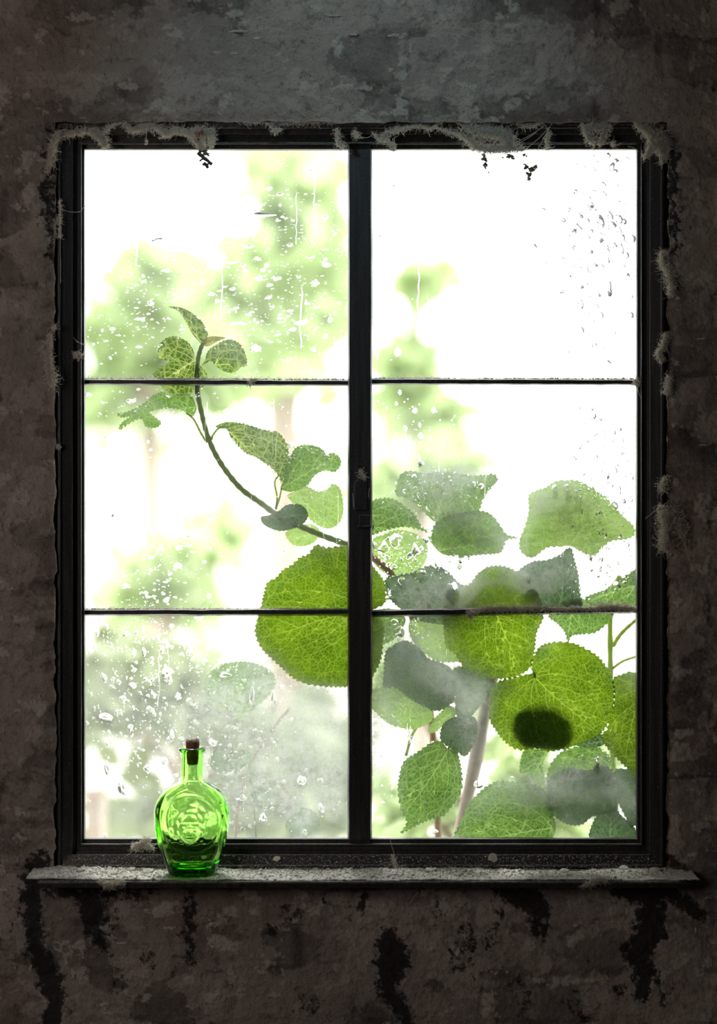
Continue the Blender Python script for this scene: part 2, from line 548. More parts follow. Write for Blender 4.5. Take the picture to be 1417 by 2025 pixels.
def build_window_wall():
    x0, x1, y0, y1, st = -160, 1580, -170, 2200, 3.0
    gx = np.arange(x0, x1 + st, st); gy = np.arange(y0, y1 + st, st)
    nx, ny = len(gx), len(gy)
    # let the grid lines fall on the opening's edges
    ix0, ix1 = int(round((HX0 - x0) / st)), int(round((HX1 - x0) / st))
    iy0, iy1 = int(round((HY0 - y0) / st)), int(round((HY1 - y0) / st))
    X, Y = np.meshgrid(gx, gy)
    # ---- relief: brick courses felt through plaster, layers that have come off, cracks
    bw, bh = 236.0, 98.0
    wx = (fbm(X / 160, Y / 160, 3) - .5) * 60; wy = (fbm(X / 130, Y / 130, 9) - .5) * 44
    yy = (Y + wy + 30) / bh
    row = np.floor(yy)
    xx = (X + wx) / bw + 0.5 * (row % 2)
    fx = np.abs(xx - np.floor(xx) - .5) * bw; fy = np.abs(yy - row - .5) * bh
    joint = sstep(-16, 2, np.maximum(fx - bw / 2, fy - bh / 2))
    brickid = vnoise(np.floor(xx) * 7.3 + .5, row * 5.1 + .5, 40)
    l1 = fbm(X / 150, Y / 105, 21, 6, 0.58)
    l2 = fbm(X / 85, Y / 60, 33, 6, 0.6)
    l3 = fbm(X / 42 + 9, Y / 34, 55, 5, 0.6)
    a1 = sstep(.498, .512, l1); a2 = sstep(.56, .572, l2 + (brickid - .5) * .12); a3 = sstep(.665, .675, l3)
    crack = np.abs(fbm(X / 170, Y / 55, 70, 6, 0.6) - .5)
    crk = (1 - sstep(0, .006, crack)) * sstep(.5, .58, fbm(X / 220, Y / 220, 77))
    rough = fbm(X / 14, Y / 14, 90, 5, .62) - .5
    slow = fbm(X / 330, Y / 330, 5, 3) - .5
    h = a1 * 1.5 + a2 * 1.3 + a3 * 1.3 - joint * 3.6 * (1 - .5 * a1) - crk * 3.0 + rough * 4.2 + slow * 7 + (fbm(X / 48, Y / 40, 61, 4) - .5) * 4.2
    h = np.where(a3 > .5, h + rough * 1.5, h)
    # plaster rounded away towards the frame
    edge = np.maximum(np.maximum(HX0 - X, X - HX1), np.maximum(HY0 - Y, Y - HY1))
    h = h - 4.0 * (1 - sstep(0, 22, edge))
    tone = np.clip(.26 + .40 * a1 + .28 * a2 - .2 * joint * (1 - a1) + (brickid - .5) * .6 * (1 - a1 * .7) + slow * .6 + rough * .25, 0, 1)
    chip = np.clip(a3 * .8 + (1 - sstep(0, .02, np.abs(l2 + (brickid - .5) * .12 - .566))) * .25, 0, 1)
    # ---- black mould under the sill and round the frame
    stains = [
        [(88, 1690, 7), (66, 1722, 19), (62, 1800, 16), (74, 1880, 16), (98, 1935, 22), (112, 1985, 19), (100, 2040, 18)],
        [(95, 1762, 8), (150, 1765, 10), (205, 1762, 10), (300, 1760, 5)],
        [(170, 1775, 22), (188, 1810, 24), (192, 1850, 12), (206, 1872, 8)],
        [(380, 1772, 7), (374, 1850, 9), (372, 1900, 3)], [(530, 1835, 7)], [(276, 1775, 10)],
        [(990, 1765, 10), (1040, 1776, 24), (1070, 1800, 20), (1062, 1850, 9)],
        [(770, 1855, 18), (775, 1900, 34), (765, 1960, 18), (800, 2000, 14), (806, 2030, 12)],
        [(1215, 1760, 14), (1290, 1766, 22), (1284, 1840, 30), (1255, 1880, 24), (1278, 1930, 22), (1270, 1970, 10)],
        [(1320, 1765, 14), (1360, 1790, 14), (1392, 1812, 8)], [(1222, 1955, 9)], [(1152, 2015, 8)],
        [(720, 1775, 9), (712, 1800, 6)], [(640, 1780, 5)], [(930, 1850, 5)],
        [(106, 260, 8), (92, 420, 6), (104, 520, 4)], [(1328, 300, 9), (1334, 500, 5)],
        [(1330, 1700, 9), (1360, 1730, 6)],
    ]
    stain = np.zeros_like(X)
    for s in stains:
        stain = np.maximum(stain, 1 - sstep(-22, 26, seg_dist(X + rough * 44, Y + rough * 44, s)) * 1.0)
    gxz = fbm(X / 60, Y / 90, 120, 5, .6)
    stain = np.maximum(stain, .5 * sstep(.64, .72, gxz) * sstep(1740, 1800, Y))
    # ---- build
    dep = WY - h * K * 1.0
    jx = (fbm(X / 25, Y / 25, 200) - .5) * 14 * (1 - sstep(0, 20, edge)) * (edge > -st)
    jy = (fbm(X / 25 + 50, Y / 25, 201) - .5) * 10 * (1 - sstep(0, 20, edge)) * (edge > -st)
    s = K * (D + WY) / D
    V = np.stack([(X + jx - CX) * s, dep, ZC - (Y + jy - CY) * s], -1).reshape(-1, 3)
    idx = np.arange(nx * ny).reshape(ny, nx)
    keep = np.ones((ny - 1, nx - 1), bool)
    keep[iy0:iy1, ix0:ix1] = False
    a = idx[:-1, :-1][keep]; b = idx[:-1, 1:][keep]; c = idx[1:, 1:][keep]; d = idx[1:, :-1][keep]
    F = [np.stack([a, d, c, b], 1)]
    # reveal of the opening: rim vertices pulled back through the wall
    rim = [idx[iy0, i] for i in range(ix0, ix1)] + [idx[i, ix1] for i in range(iy0, iy1)] + \
          [idx[iy1, i] for i in range(ix1, ix0, -1)] + [idx[i, ix0] for i in range(iy1, iy0, -1)]
    rim = np.array(rim)
    base = len(V)
    back = V[rim].copy(); back[:, 1] = OUT_Y
    V = np.vstack([V, back])
    n = len(rim)
    i = np.arange(n); j = (i + 1) % n
    F.append(np.stack([rim[i], base + i, base + j, rim[j]], 1)[:, ::-1])
    att = lambda z: np.r_[z.ravel(), z.ravel()[rim]]
    # the rest of the wall, out to the corners of the room, and its outer face
    RX0, RX1, RZ0, RZ1 = -1.5, 1.5, 0.0, 2.6
    ring = np.array([[x, y, z] for y in (WY, OUT_Y) for x, z in ((RX0, RZ0), (RX1, RZ0), (RX1, RZ1), (RX0, RZ1))])
    bb = len(V)
    V = np.vstack([V, ring])
    tl, tr, br, bl = idx[0, 0], idx[0, -1], idx[-1, -1], idx[-1, 0]
    q = [(bl, br, bb + 1, bb), (br, tr, bb + 2, bb + 1), (tr, tl, bb + 3, bb + 2), (tl, bl, bb, bb + 3)]
    # outer face as a frame round the opening
    ob = len(V)
    rr = back[[0, ix1 - ix0, ix1 - ix0 + iy1 - iy0, 2 * (ix1 - ix0) + iy1 - iy0]]
    V = np.vstack([V, rr])
    q += [(ob + 3, ob + 2, bb + 5, bb + 4), (ob + 2, ob + 1, bb + 6, bb + 5), (ob + 1, ob + 0, bb + 7, bb + 6), (ob + 0, ob + 3, bb + 4, bb + 7)]
    F.append(np.array(q))
    F = np.vstack(F)
    ex = lambda z, v: np.r_[att(z), np.full(12, v)]
    return mesh('wall_front', V, F, M['wall'], attrs=dict(tone=ex(tone, .5), stain=ex(stain, 0.), chip=ex(chip, 0.)), origin=(0, WY, 0)), (dep, x0, y0, st)


wall, WGRID = build_window_wall()
tag(wall, kind='structure')


def wall_y(px, py):
    dep, x0, y0, st = WGRID
    return float(dep[int(np.clip(round((py - y0) / st), 0, dep.shape[0] - 1)), int(np.clip(round((px - x0) / st), 0, dep.shape[1] - 1))])


def slab(name, a, b, m):
    mb = MB(); mb.box(a, b)
    return tag(mb.build(name, m, smooth=False), kind='structure')


slab('wall_left', (-1.62, -3.0, 0), (-1.5, OUT_Y, 2.6), M['plain_wall'])
slab('wall_right', (1.5, -3.0, 0), (1.62, OUT_Y, 2.6), M['plain_wall'])
slab('wall_back', (-1.62, -3.12, 0), (1.62, -3.0, 2.6), M['plain_wall'])
slab('floor', (-1.62, -3.12, -0.1), (1.62, OUT_Y, 0.0), M['floor'])
slab('ceiling', (-1.62, -3.12, 2.6), (1.62, OUT_Y, 2.72), M['plain_wall'])

# plaster flakes that lift off the wall: pieces of the wall
FL = [(415, 1828, 22, 14), (335, 1835, 26, 9), (210, 1985, 28, 10), (215, 2003, 24, 8), (290, 1800, 14, 8), (240, 1865, 30, 6), (130, 1900, 10, 22), (145, 1925, 12, 26),
      (515, 1838, 8, 4), (60, 1915, 8, 18), (35, 1700, 8, 10), (8, 1760, 16, 10), (30, 1915, 6, 8), (265, 1920, 8, 5), (375, 1918, 6, 4), (300, 1925, 10, 5),
      (470, 62, 40, 7), (510, 75, 26, 7), (660, 30, 30, 6), (460, 105, 24, 6), (700, 68, 26, 6), (780, 70, 26, 8), (812, 95, 6, 20), (655, 165, 7, 16), (598, 185, 6, 12),
      (1370, 1690, 24, 10), (1395, 1775, 26, 8), (1375, 1840, 5, 18), (970, 1830, 14, 7), (918, 1850, 9, 12), (905, 1885, 10, 20), (1325, 1860, 10, 6), (1320, 30, 14, 6), (1385, 72, 12, 5),
      (42, 815, 14, 10), (35, 985, 22, 8), (40, 1030, 30, 5), (88, 1008, 10, 5), (98, 1050, 6, 12), (20, 1165, 14, 10), (70, 1100, 6, 5), (1330, 840, 10, 14), (1390, 880, 26, 5), (1340, 590, 10, 7), (1385, 670, 22, 5)]
for (fx, fy, w, hh) in FL:
    rnd = random.Random(fx * 31 + fy)
    n = 15
    pts = []
    for k in range(n):
        a = 2 * math.pi * k / n
        r = 0.45 + 0.75 * rnd.random()
        pts.append((fx + w * .5 * r * math.cos(a), fy + hh * .5 * r * math.sin(a)))
    lift = 0.0001 + 0.0004 * rnd.random()
    v = []; f = []
    for (x, y) in pts:
        v.append(P(x, y, wall_y(x, y) - 0.0003 - lift * (0.2 + (y - fy + hh) / (2 * hh))))
    for (x, y) in pts:
        v.append(P(x, y, wall_y(x, y) + 0.002))
    f.append(tuple(range(n)))
    for k in range(n):
        f.append((k, k + n, (k + 1) % n + n, (k + 1) % n))
    mesh('plaster_flake', v, f, M['flake'], wall, smooth=False)

# ------------------------------------------------------------------ the window
win = empty('window_1', P(CX, 1722, -0.02), kind='structure')


def rings(name, rr, mat, parent, wob=0.0):
    """nested rectangles (x0, y0, x1, y1, depth) in photo pixels joined into a moulded frame; sides are subdivided"""
    n = 40
    v = []; f = []
    for k, (x0, y0, x1, y1, y) in enumerate(rr):
        loop = [(x0 + (x1 - x0) * i / n, y0) for i in range(n)] + [(x1, y0 + (y1 - y0) * i / n) for i in range(n)] + \
               [(x1 - (x1 - x0) * i / n, y1) for i in range(n)] + [(x0, y1 - (y1 - y0) * i / n) for i in range(n)]
        for i, (x, yy) in enumerate(loop):
            w = wob * math.sin(i * 1.7 + k * 2.1) * (0.4 + 0.6 * math.sin(i * .31 + k))
            v.append(P(x + w, yy + w * .7, y))
    m = 4 * n
    for k in range(len(rr) - 1):
        for i in range(m):
            j = (i + 1) % m
            f.append((k * m + i, (k + 1) * m + i, (k + 1) * m + j, k * m + j))
    for i in range(m):   # the back
        j = (i + 1) % m
        f.append(((len(rr) - 1) * m + i, i, j, (len(rr) - 1) * m + j))
    o = mesh(name, v, f, mat, parent, smooth=False)
    b = o.modifiers.new('bevel', 'BEVEL'); b.width = 0.0005; b.segments = 2; b.limit_method = 'ANGLE'; b.angle_limit = math.radians(25)
    return o


rings('window_frame', [(110, 243, 1316, 1719, 0.012), (110, 243, 1316, 1719, -0.030), (114, 248, 1312, 1715, -0.034), (119, 253, 1307, 1711, -0.034),
                       (120, 254, 1306, 1710, -0.031), (143, 266, 1284, 1690, -0.029), (144, 267, 1283, 1689, -0.0225),
                       (148, 272, 1279, 1684, -0.0225), (148, 272, 1279, 1684, 0.012)], M['iron'], win, .35)
rings('window_sash', [(147, 271, 1280, 1685, 0.010), (147, 271, 1280, 1685, -0.021), (157, 281, 1271, 1674, -0.021), (158, 282, 1270, 1673, -0.024),
                      (161, 285, 1267, 1669, -0.024), (161.6, 286, 1266.4, 1668, -0.0170), (166.5, 295, 1259, 1659, -0.0166), (168, 297, 1257, 1657, -0.0085), (169, 298, 1256, 1656, 0.010)], M['iron'], win, .35)


def bar(name, p0, p1, w, ya, yb, parent, mat, n=40, wob=.6, chamfer=.28, seed=0):
    """a bar between two photo points, half-width w px, from depth ya to yb, with chamfered front edges and a hand-made waver"""
    v = []; f = []
    d = np.array(p1, float) - np.array(p0, float); L = np.linalg.norm(d); d /= L
    nn = np.array([-d[1], d[0]])
    for i in range(n + 1):
        t = i / n
        c = np.array(p0) + d * L * t
        wo = (fbm(np.array([t * 14 + seed]), np.array([seed * 3.1]), 7, 4)[0] - .5) * 2 * wob
        wp = w + (fbm(np.array([t * 22 + seed]), np.array([seed + 9.]), 8, 4)[0] - .5) * 2 * wob
        c = c + nn * wo
        for (u, y) in ((-wp, yb), (-wp, ya + (yb - ya) * chamfer), (-wp * (1 - chamfer), ya), (wp * (1 - chamfer), ya), (wp, ya + (yb - ya) * chamfer), (wp, yb)):
            q = c + nn * u
            v.append(P(q[0], q[1], y))
    for i in range(n):
        for k in range(6):
            k2 = (k + 1) % 6
            f.append((i * 6 + k, i * 6 + k2, (i + 1) * 6 + k2, (i + 1) * 6 + k))
    f.append(tuple(range(6))[::-1]); f.append(tuple(n * 6 + k for k in range(6)))
    return mesh(name, v, f, mat, parent, smooth=False)


mull = bar('mullion', (712, 282), (711, 1672), 24.0, -0.019, 0.010, win, M['iron'], 90, .8, .12, 1)
bar('glazing_bar', (160, 755), (690, 757), 6.2, -0.012, 0.008, win, M['iron'], 50, .9, .4, 2)
bar('glazing_bar', (734, 754), (1262, 756), 6.4, -0.012, 0.008, win, M['iron'], 50, .9, .4, 3)
bar('glazing_bar', (160, 1211), (690, 1210), 6.6, -0.012, 0.008, win, M['iron'], 50, .9, .4, 4)
bar('glazing_bar', (734, 1213), (1262, 1205), 7.4, -0.012, 0.008, win, M['iron'], 50, 1.3, .4, 5)

# the worn latch plate on the mullion
mb = MB()
prof = [(699, 1010), (699, 965)] + [(713 - 14 * math.cos(a), 961 - 14 * math.sin(a)) for a in np.linspace(.15, math.pi - .15, 9)] + [(727, 965), (727, 1010)]
nv = len(prof)
mb.add([P(x, y, -0.0203) for x, y in prof] + [P(x, y, -0.018) for x, y in prof], [tuple(range(nv))] + [(k, k + nv, (k + 1) % nv + nv, (k + 1) % nv) for k in range(nv)])
pl = mb.build('latch_plate', M['iron'], win, smooth=False)
bb_ = pl.modifiers.new('bevel', 'BEVEL'); bb_.width = 0.0008; bb_.segments = 2
mb = MB(); mb.box(P(707, 1044, -0.0215), P(734, 1039, -0.018)); mb.box(P(709, 1039, -0.0203), P(732, 1018, -0.018))
ct = mb.build('latch_catch', M['iron'], win, smooth=False)
bb_ = ct.modifiers.new('bevel', 'BEVEL'); bb_.width = 0.0006; bb_.segments = 2

# the sill: a thick rough board with worn edge
SILL_F, SILL_B = -0.078, -0.020
SZ = P(0, 1742, SILL_F)[2]          # height of its top


def build_sill():
    xa, xb = P(74, 0, SILL_F)[0], P(1342, 0, SILL_F)[0]
    n = 320
    prof = [(0.0, 0.0), (0.0, 0.0)]
    v = []; f = []
    for i in range(n + 1):
        t = i / n
        x = xa + (xb - xa) * t
        w = (fbm(np.array([t * 60]), np.array([1.]), 300, 5, .6)[0] - .5)
        w2 = (fbm(np.array([t * 45]), np.array([5.]), 301, 5, .6)[0] - .5)
        th = 0.0072 + w2 * .0018
        for (y, z) in ((SILL_B, 0), (SILL_F + .0022, 0.0003 * w), (SILL_F + .0006 + w * .0016, -.0008), (SILL_F + w * .0014, -.0022), (SILL_F + w2 * .0012 + .0003, -th + .001), (SILL_F + .002, -th), (SILL_B, -.010)):
            v.append((x, y, SZ + z))
    m = 7
    for i in range(n):
        for k in range(m):
            k2 = (k + 1) % m
            f.append((i * m + k, (i + 1) * m + k, (i + 1) * m + k2, i * m + k2))
    f.append(tuple(range(m))); f.append(tuple(n * m + k for k in range(m))[::-1])
    return mesh('window_sill', v, f, M['iron'], win, smooth=False)


build_sill()

# glass panes with their film of dirt and mist
PX = [(167, 689), (735, 1258)]
PY = [(295, 750), (761, 1205), (1216, 1658)]
MIST = [  # x, y, rx, ry, strength: where mist and dirt have settled
    (600, 1430, 110, 95, .95), (640, 1560, 95, 120, .9), (560, 1530, 100, 110, .8), (520, 1390, 90, 50, .5), (420, 1400, 100, 80, .45),
    (300, 1420, 160, 90, .45), (250, 1600, 90, 60, .5), (440, 1580, 90, 90, .6), (200, 1350, 60, 90, .35), (400, 1250, 120, 60, .3), (520, 1300, 60, 40, .5),
    (650, 1130, 45, 60, .25), (610, 950, 60, 60, .3), (520, 880, 60, 50, .3), (300, 810, 70, 30, .35), (550, 1025, 50, 30, .4), (440, 690, 50, 30, .25),
    (860, 980, 90, 60, .7), (930, 1060, 90, 50, .85), (890, 940, 90, 25, .4), (1090, 1000, 60, 50, .8), (1170, 1060, 70, 60, .45), (1060, 1140, 110, 60, .75),
    (960, 1180, 90, 40, .65), (900, 1160, 70, 40, .5), (820, 1180, 60, 30, .4), (800, 1280, 50, 50, .7), (850, 1340, 80, 60, .75), (930, 1380, 60, 70, .75), (920, 1470, 40, 50, .5),
    (760, 1450, 50, 110, .55), (770, 1370, 60, 40, .5), (1120, 1570, 90, 65, .95), (1180, 1600, 60, 40, .8), (1030, 1290, 40, 18, .3), (1080, 1250, 30, 30, .3), (1000, 1360, 30, 20, .45),
    (1240, 1400, 30, 120, .25), (1000, 1580, 80, 50, .42), (860, 1590, 60, 60, .3), (1100, 1400, 60, 30, .1), (1230, 1560, 40, 70, .45),
    (300, 550, 120, 70, .25), (560, 420, 110, 90, .25), (500, 620, 150, 70, .2), (1170, 480, 90, 190, .3), (1150, 900, 110, 120, .3), (830, 870, 90, 60, .2), (300, 1120, 100, 70, .25),
    (870, 1240, 50, 30, .5), (740, 1250, 30, 60, .4), (640, 1630, 60, 30, -.3), (1170, 1640, 70, 15, -.3),
]
panes = []
for r, (ya, yb) in enumerate(PY):
    for c, (xa, xb) in enumerate(PX):
        st = 4.0
        gx = np.linspace(xa - 4, xb + 4, int((xb - xa) / st)); gy = np.linspace(ya - 4, yb + 4, int((yb - ya) / st))
        X, Y = np.meshgrid(gx, gy)
        w1 = (fbm(X / 40, Y / 40, 400) - .5) * 60; w2 = (fbm(X / 40, Y / 40, 410) - .5) * 60
        mist = np.zeros_like(X) + .03
        for (mx, my, rx, ry, s) in MIST:
            q = ((X + w1 - mx) / rx) ** 2 + ((Y + w2 - my) / ry) ** 2
            mist = mist + s * np.exp(-q * 1.1)
        if True:
            edge = np.minimum(np.minimum(X - xa, xb - X), np.minimum(Y - ya, yb - Y))
            mist = mist + .35 * np.exp(-np.maximum(edge, 0) / 7) * fbm(X / 20, Y / 20, 5)
        mist = np.clip(mist * 1.15, 0, .97)
        # front (room side) grid at y=0, plain back and edges at y=3 mm
        s = K
        V = np.stack([(X - CX) * s, np.zeros_like(X), ZC - (Y - CY) * s], -1).reshape(-1, 3)
        ny, nx = X.shape
        idx = np.arange(nx * ny).reshape(ny, nx)
        F = [list(q) for q in np.stack([idx[:-1, :-1].ravel(), idx[1:, :-1].ravel(), idx[1:, 1:].ravel(), idx[:-1, 1:].ravel()], 1)]
        nf = len(F)
        b = len(V)
        cr = [idx[0, 0], idx[0, -1], idx[-1, -1], idx[-1, 0]]
        bv = V[cr].copy(); bv[:, 1] = .003
        V = np.vstack([V, bv])
        F.append([b, b + 1, b + 2, b + 3])
        top = list(idx[0, :]); rt = list(idx[:, -1]); bt = list(idx[-1, ::-1]); lf = list(idx[::-1, 0])
        for e, (p, q) in ((top, (b, b + 1)), (rt, (b + 1, b + 2)), (bt, (b + 2, b + 3)), (lf, (b + 3, b))):
            F.append([int(k) for k in e] + [q, p])
        F = [[int(k) for k in q] for q in F]
        o = mesh('glass_pane', V, F, None, win, smooth=False, attrs=dict(mist=np.r_[mist.ravel(), np.zeros(4)]), mats=[M['pane'], M['clean']], midx=[0] * nf + [1] * (len(F) - nf))
        panes.append((o, xa, xb, ya, yb, r, c))


# rain on the outside of the glass
def drop_shape(cx, cy, rx, ry, rnd, nseg=12, nr=3, thick=None, tail=0.0):
    """a bead of water clinging to the pane: flat against it, domed away from it"""
    out = []; F = []
    ph = [rnd.random() * 6.28 for _ in range(3)]
    am = [0.22 * rnd.random(), .16 * rnd.random(), .08 * rnd.random()]
    lean = (rnd.random() - .5) * .6
    y0 = .0032
    th = thick if thick else min(rx, ry) * K * (.20 + .22 * rnd.random()) * (2.2 if cx > 735 and cy < 1000 else 1)
    for k in range(nseg):
        a = 2 * math.pi * k / nseg
        m = 1 + am[0] * math.cos(2 * a + ph[0]) + am[1] * math.cos(3 * a + ph[1]) + am[2] * math.cos(5 * a + ph[2])
        ex = math.cos(a) * rx * m; ey = math.sin(a) * ry * m
        if ey < 0: ey *= 1 + tail; ex *= 1 - .35 * abs(ey) / (ry * 1.6)
        ex += lean * ey * .5
        out.append((ex, ey))
    v = [];
    for j in range(nr):
        fr = math.cos(j / nr * math.pi / 2); hh = math.sin(j / nr * math.pi / 2)
        for (ex, ey) in out:
            v.append(P(cx + ex * fr, cy + ey * fr, y0 + th * hh))
    v.append(P(cx, cy, y0 + th))
    for j in range(nr - 1):
        for k in range(nseg):
            k2 = (k + 1) % nseg
            F.append((j * nseg + k, (j + 1) * nseg + k, (j + 1) * nseg + k2, j * nseg + k2))
    t = nr * nseg
    for k in range(nseg):
        F.append(((nr - 1) * nseg + k, t, (nr - 1) * nseg + (k + 1) % nseg))
    F.append(tuple(range(nseg)))
    return v, F


BIGDROPS = [(1143, 452, 7, 8), (1186, 443, 9, 15), (1226, 462, 5, 9), (1229, 492, 4, 9), (1204, 572, 5, 14), (1134, 535, 5, 10), (1160, 535, 4, 8), (1050, 586, 3, 9), (1194, 385, 5, 6),
            (1232, 415, 3, 9), (912, 1112, 8, 15), (893, 1168, 14, 14), (1048, 1165, 15, 9), (520, 425, 24, 4), (315, 477, 18, 5), (560, 1095, 5, 7), (470, 640, 16, 3), (505, 690, 14, 5),
            (207, 1418, 14, 8), (242, 1558, 9, 15), (212, 1520, 6, 12), (596, 1546, 9, 11), (520, 1620, 8, 10), (478, 1580, 10, 6), (262, 1356, 8, 6), (330, 1330, 14, 8), (372, 1058, 16, 8),
            (300, 1050, 12, 5), (395, 1010, 12, 4), (230, 1020, 8, 6), (1175, 968, 5, 12), (1200, 940, 5, 10), (1215, 930, 4, 9), (1215, 1000, 6, 8), (1224, 970, 4, 10), (780, 1070, 9, 14), (758, 1085, 10, 12),
            (820, 1090, 6, 14), (790, 1250, 12, 9), (780, 1230, 8, 6), (840, 1580, 5, 9), (808, 1440, 4, 16), (945, 1552, 10, 6), (1178, 1510, 6, 9), (1085, 1585, 14, 5), (540, 1385, 6, 14), (498, 1380, 5, 16),
            (445, 1335, 12, 5), (420, 1470, 7, 9), (340, 1455, 5, 10), (860, 1645, 6, 4), (352, 1378, 6, 8), (285, 1290, 5, 7), (635, 1600, 6, 9), (250, 1255, 6, 4)]
WETZ = [(300, 560, 160, 110, 1.0), (560, 480, 150, 160, 1.2), (240, 650, 90, 60, 1.), (560, 650, 120, 90, .8), (1180, 480, 80, 200, 3.2), (1190, 930, 80, 120, 3.2), (810, 1100, 90, 60, 3.0), (1200, 1130, 70, 60, 2.0),
        (880, 970, 110, 40, 1.6), (280, 1130, 120, 90, 1.5), (360, 1050, 80, 40, 1.2), (300, 1350, 150, 120, 1.6), (480, 1420, 100, 120, 1.2), (260, 1500, 110, 80, 1.0), (470, 1560, 80, 90, 1.4), (790, 1240, 50, 40, 2.2),
        (780, 1470, 50, 90, 1.3), (1160, 1500, 60, 60, .8), (350, 780, 150, 40, .8), (620, 900, 80, 120, .9), (830, 850, 100, 70, .7), (340, 930, 150, 80, .5), (290, 1250, 130, 60, 1.4), (620, 1600, 90, 60, .5), (230, 820, 70, 40, .6)]


def wet(x, y):
    s = .16
    for (mx, my, rx, ry, w) in WETZ:
        s += w * math.exp(-(((x - mx) / rx) ** 2 + ((y - my) / ry) ** 2) * 1.2)
    return s


for (o, xa, xb, ya, yb, r, c) in panes:
    rnd = random.Random(100 * r + c)
    mb = MB()
    made = 0
    for k in range(7000):
        x = rnd.uniform(xa + 4, xb - 4); y = rnd.uniform(ya + 4, yb - 4)
        if rnd.random() * 4.6 > wet(x, y): continue
        if wet(x + 25 * math.sin(y * .05), y + 20 * math.cos(x * .07)) < rnd.random() * .9: continue
        z = rnd.random()
        rr = .8 + 1.2 * rnd.random() if z < .80 else (1.8 + 2.2 * rnd.random() if z < .96 else 3.6 + 3.0 * rnd.random())
        ra = rr * (.6 + .9 * rnd.random()); rb = rr * (.7 + .9 * rnd.random())
        if r == 0 and c == 0 or r == 1 and c == 0: ra *= 1.3; rb *= .7
        if rr > 2.2:
            v, f = drop_shape(x, y, ra, rb, rnd, 10, 3)
        else:
            v, f = drop_shape(x, y, ra, rb, rnd, 6, 2)
        mb.add(v, f); made += 1
    # runs of water
    for k in range(7 if c == 0 else 5):
        x = rnd.uniform(xa + 20, xb - 20); y = rnd.uniform(ya + 20, yb - 160); L = rnd.uniform(50, 150)
        pts = []
        for i in range(10):
            x += rnd.uniform(-2.4, 2.4)
            pts.append(P(x, y + L * i / 9, .0034))
        mb.tube(pts, [K * (.6 + .8 * rnd.random()) for _ in pts], 6)
    ro = mb.build('rain_drops', M['water_deep' if c == 1 and r < 2 else 'water'], o)
    ro['kind'] = 'stuff'
    for (bx, by, rx, ry) in BIGDROPS:
        if xa + 3 < bx < xb - 3 and ya + 3 < by < yb - 3:
            v, f = drop_shape(bx, by, rx, ry, rnd, 20, 5, tail=.25, thick=min(rx, ry) * K * (.75 if bx > 735 and by < 1020 else .42))
            mesh('water_drop', v, f, M['water_deep'], o)


# ------------------------------------------------------------------ leaves
def inside(poly, x, y):
    xs, ys = poly[:, 0], poly[:, 1]
    x2, y2 = np.roll(xs, -1), np.roll(ys, -1)
    with np.errstate(divide='ignore', invalid='ignore'):
        c = ((ys > y) != (y2 > y)) & (x < (x2 - xs) * (y - ys) / (y2 - ys) + xs)
    return bool(c.sum() % 2)


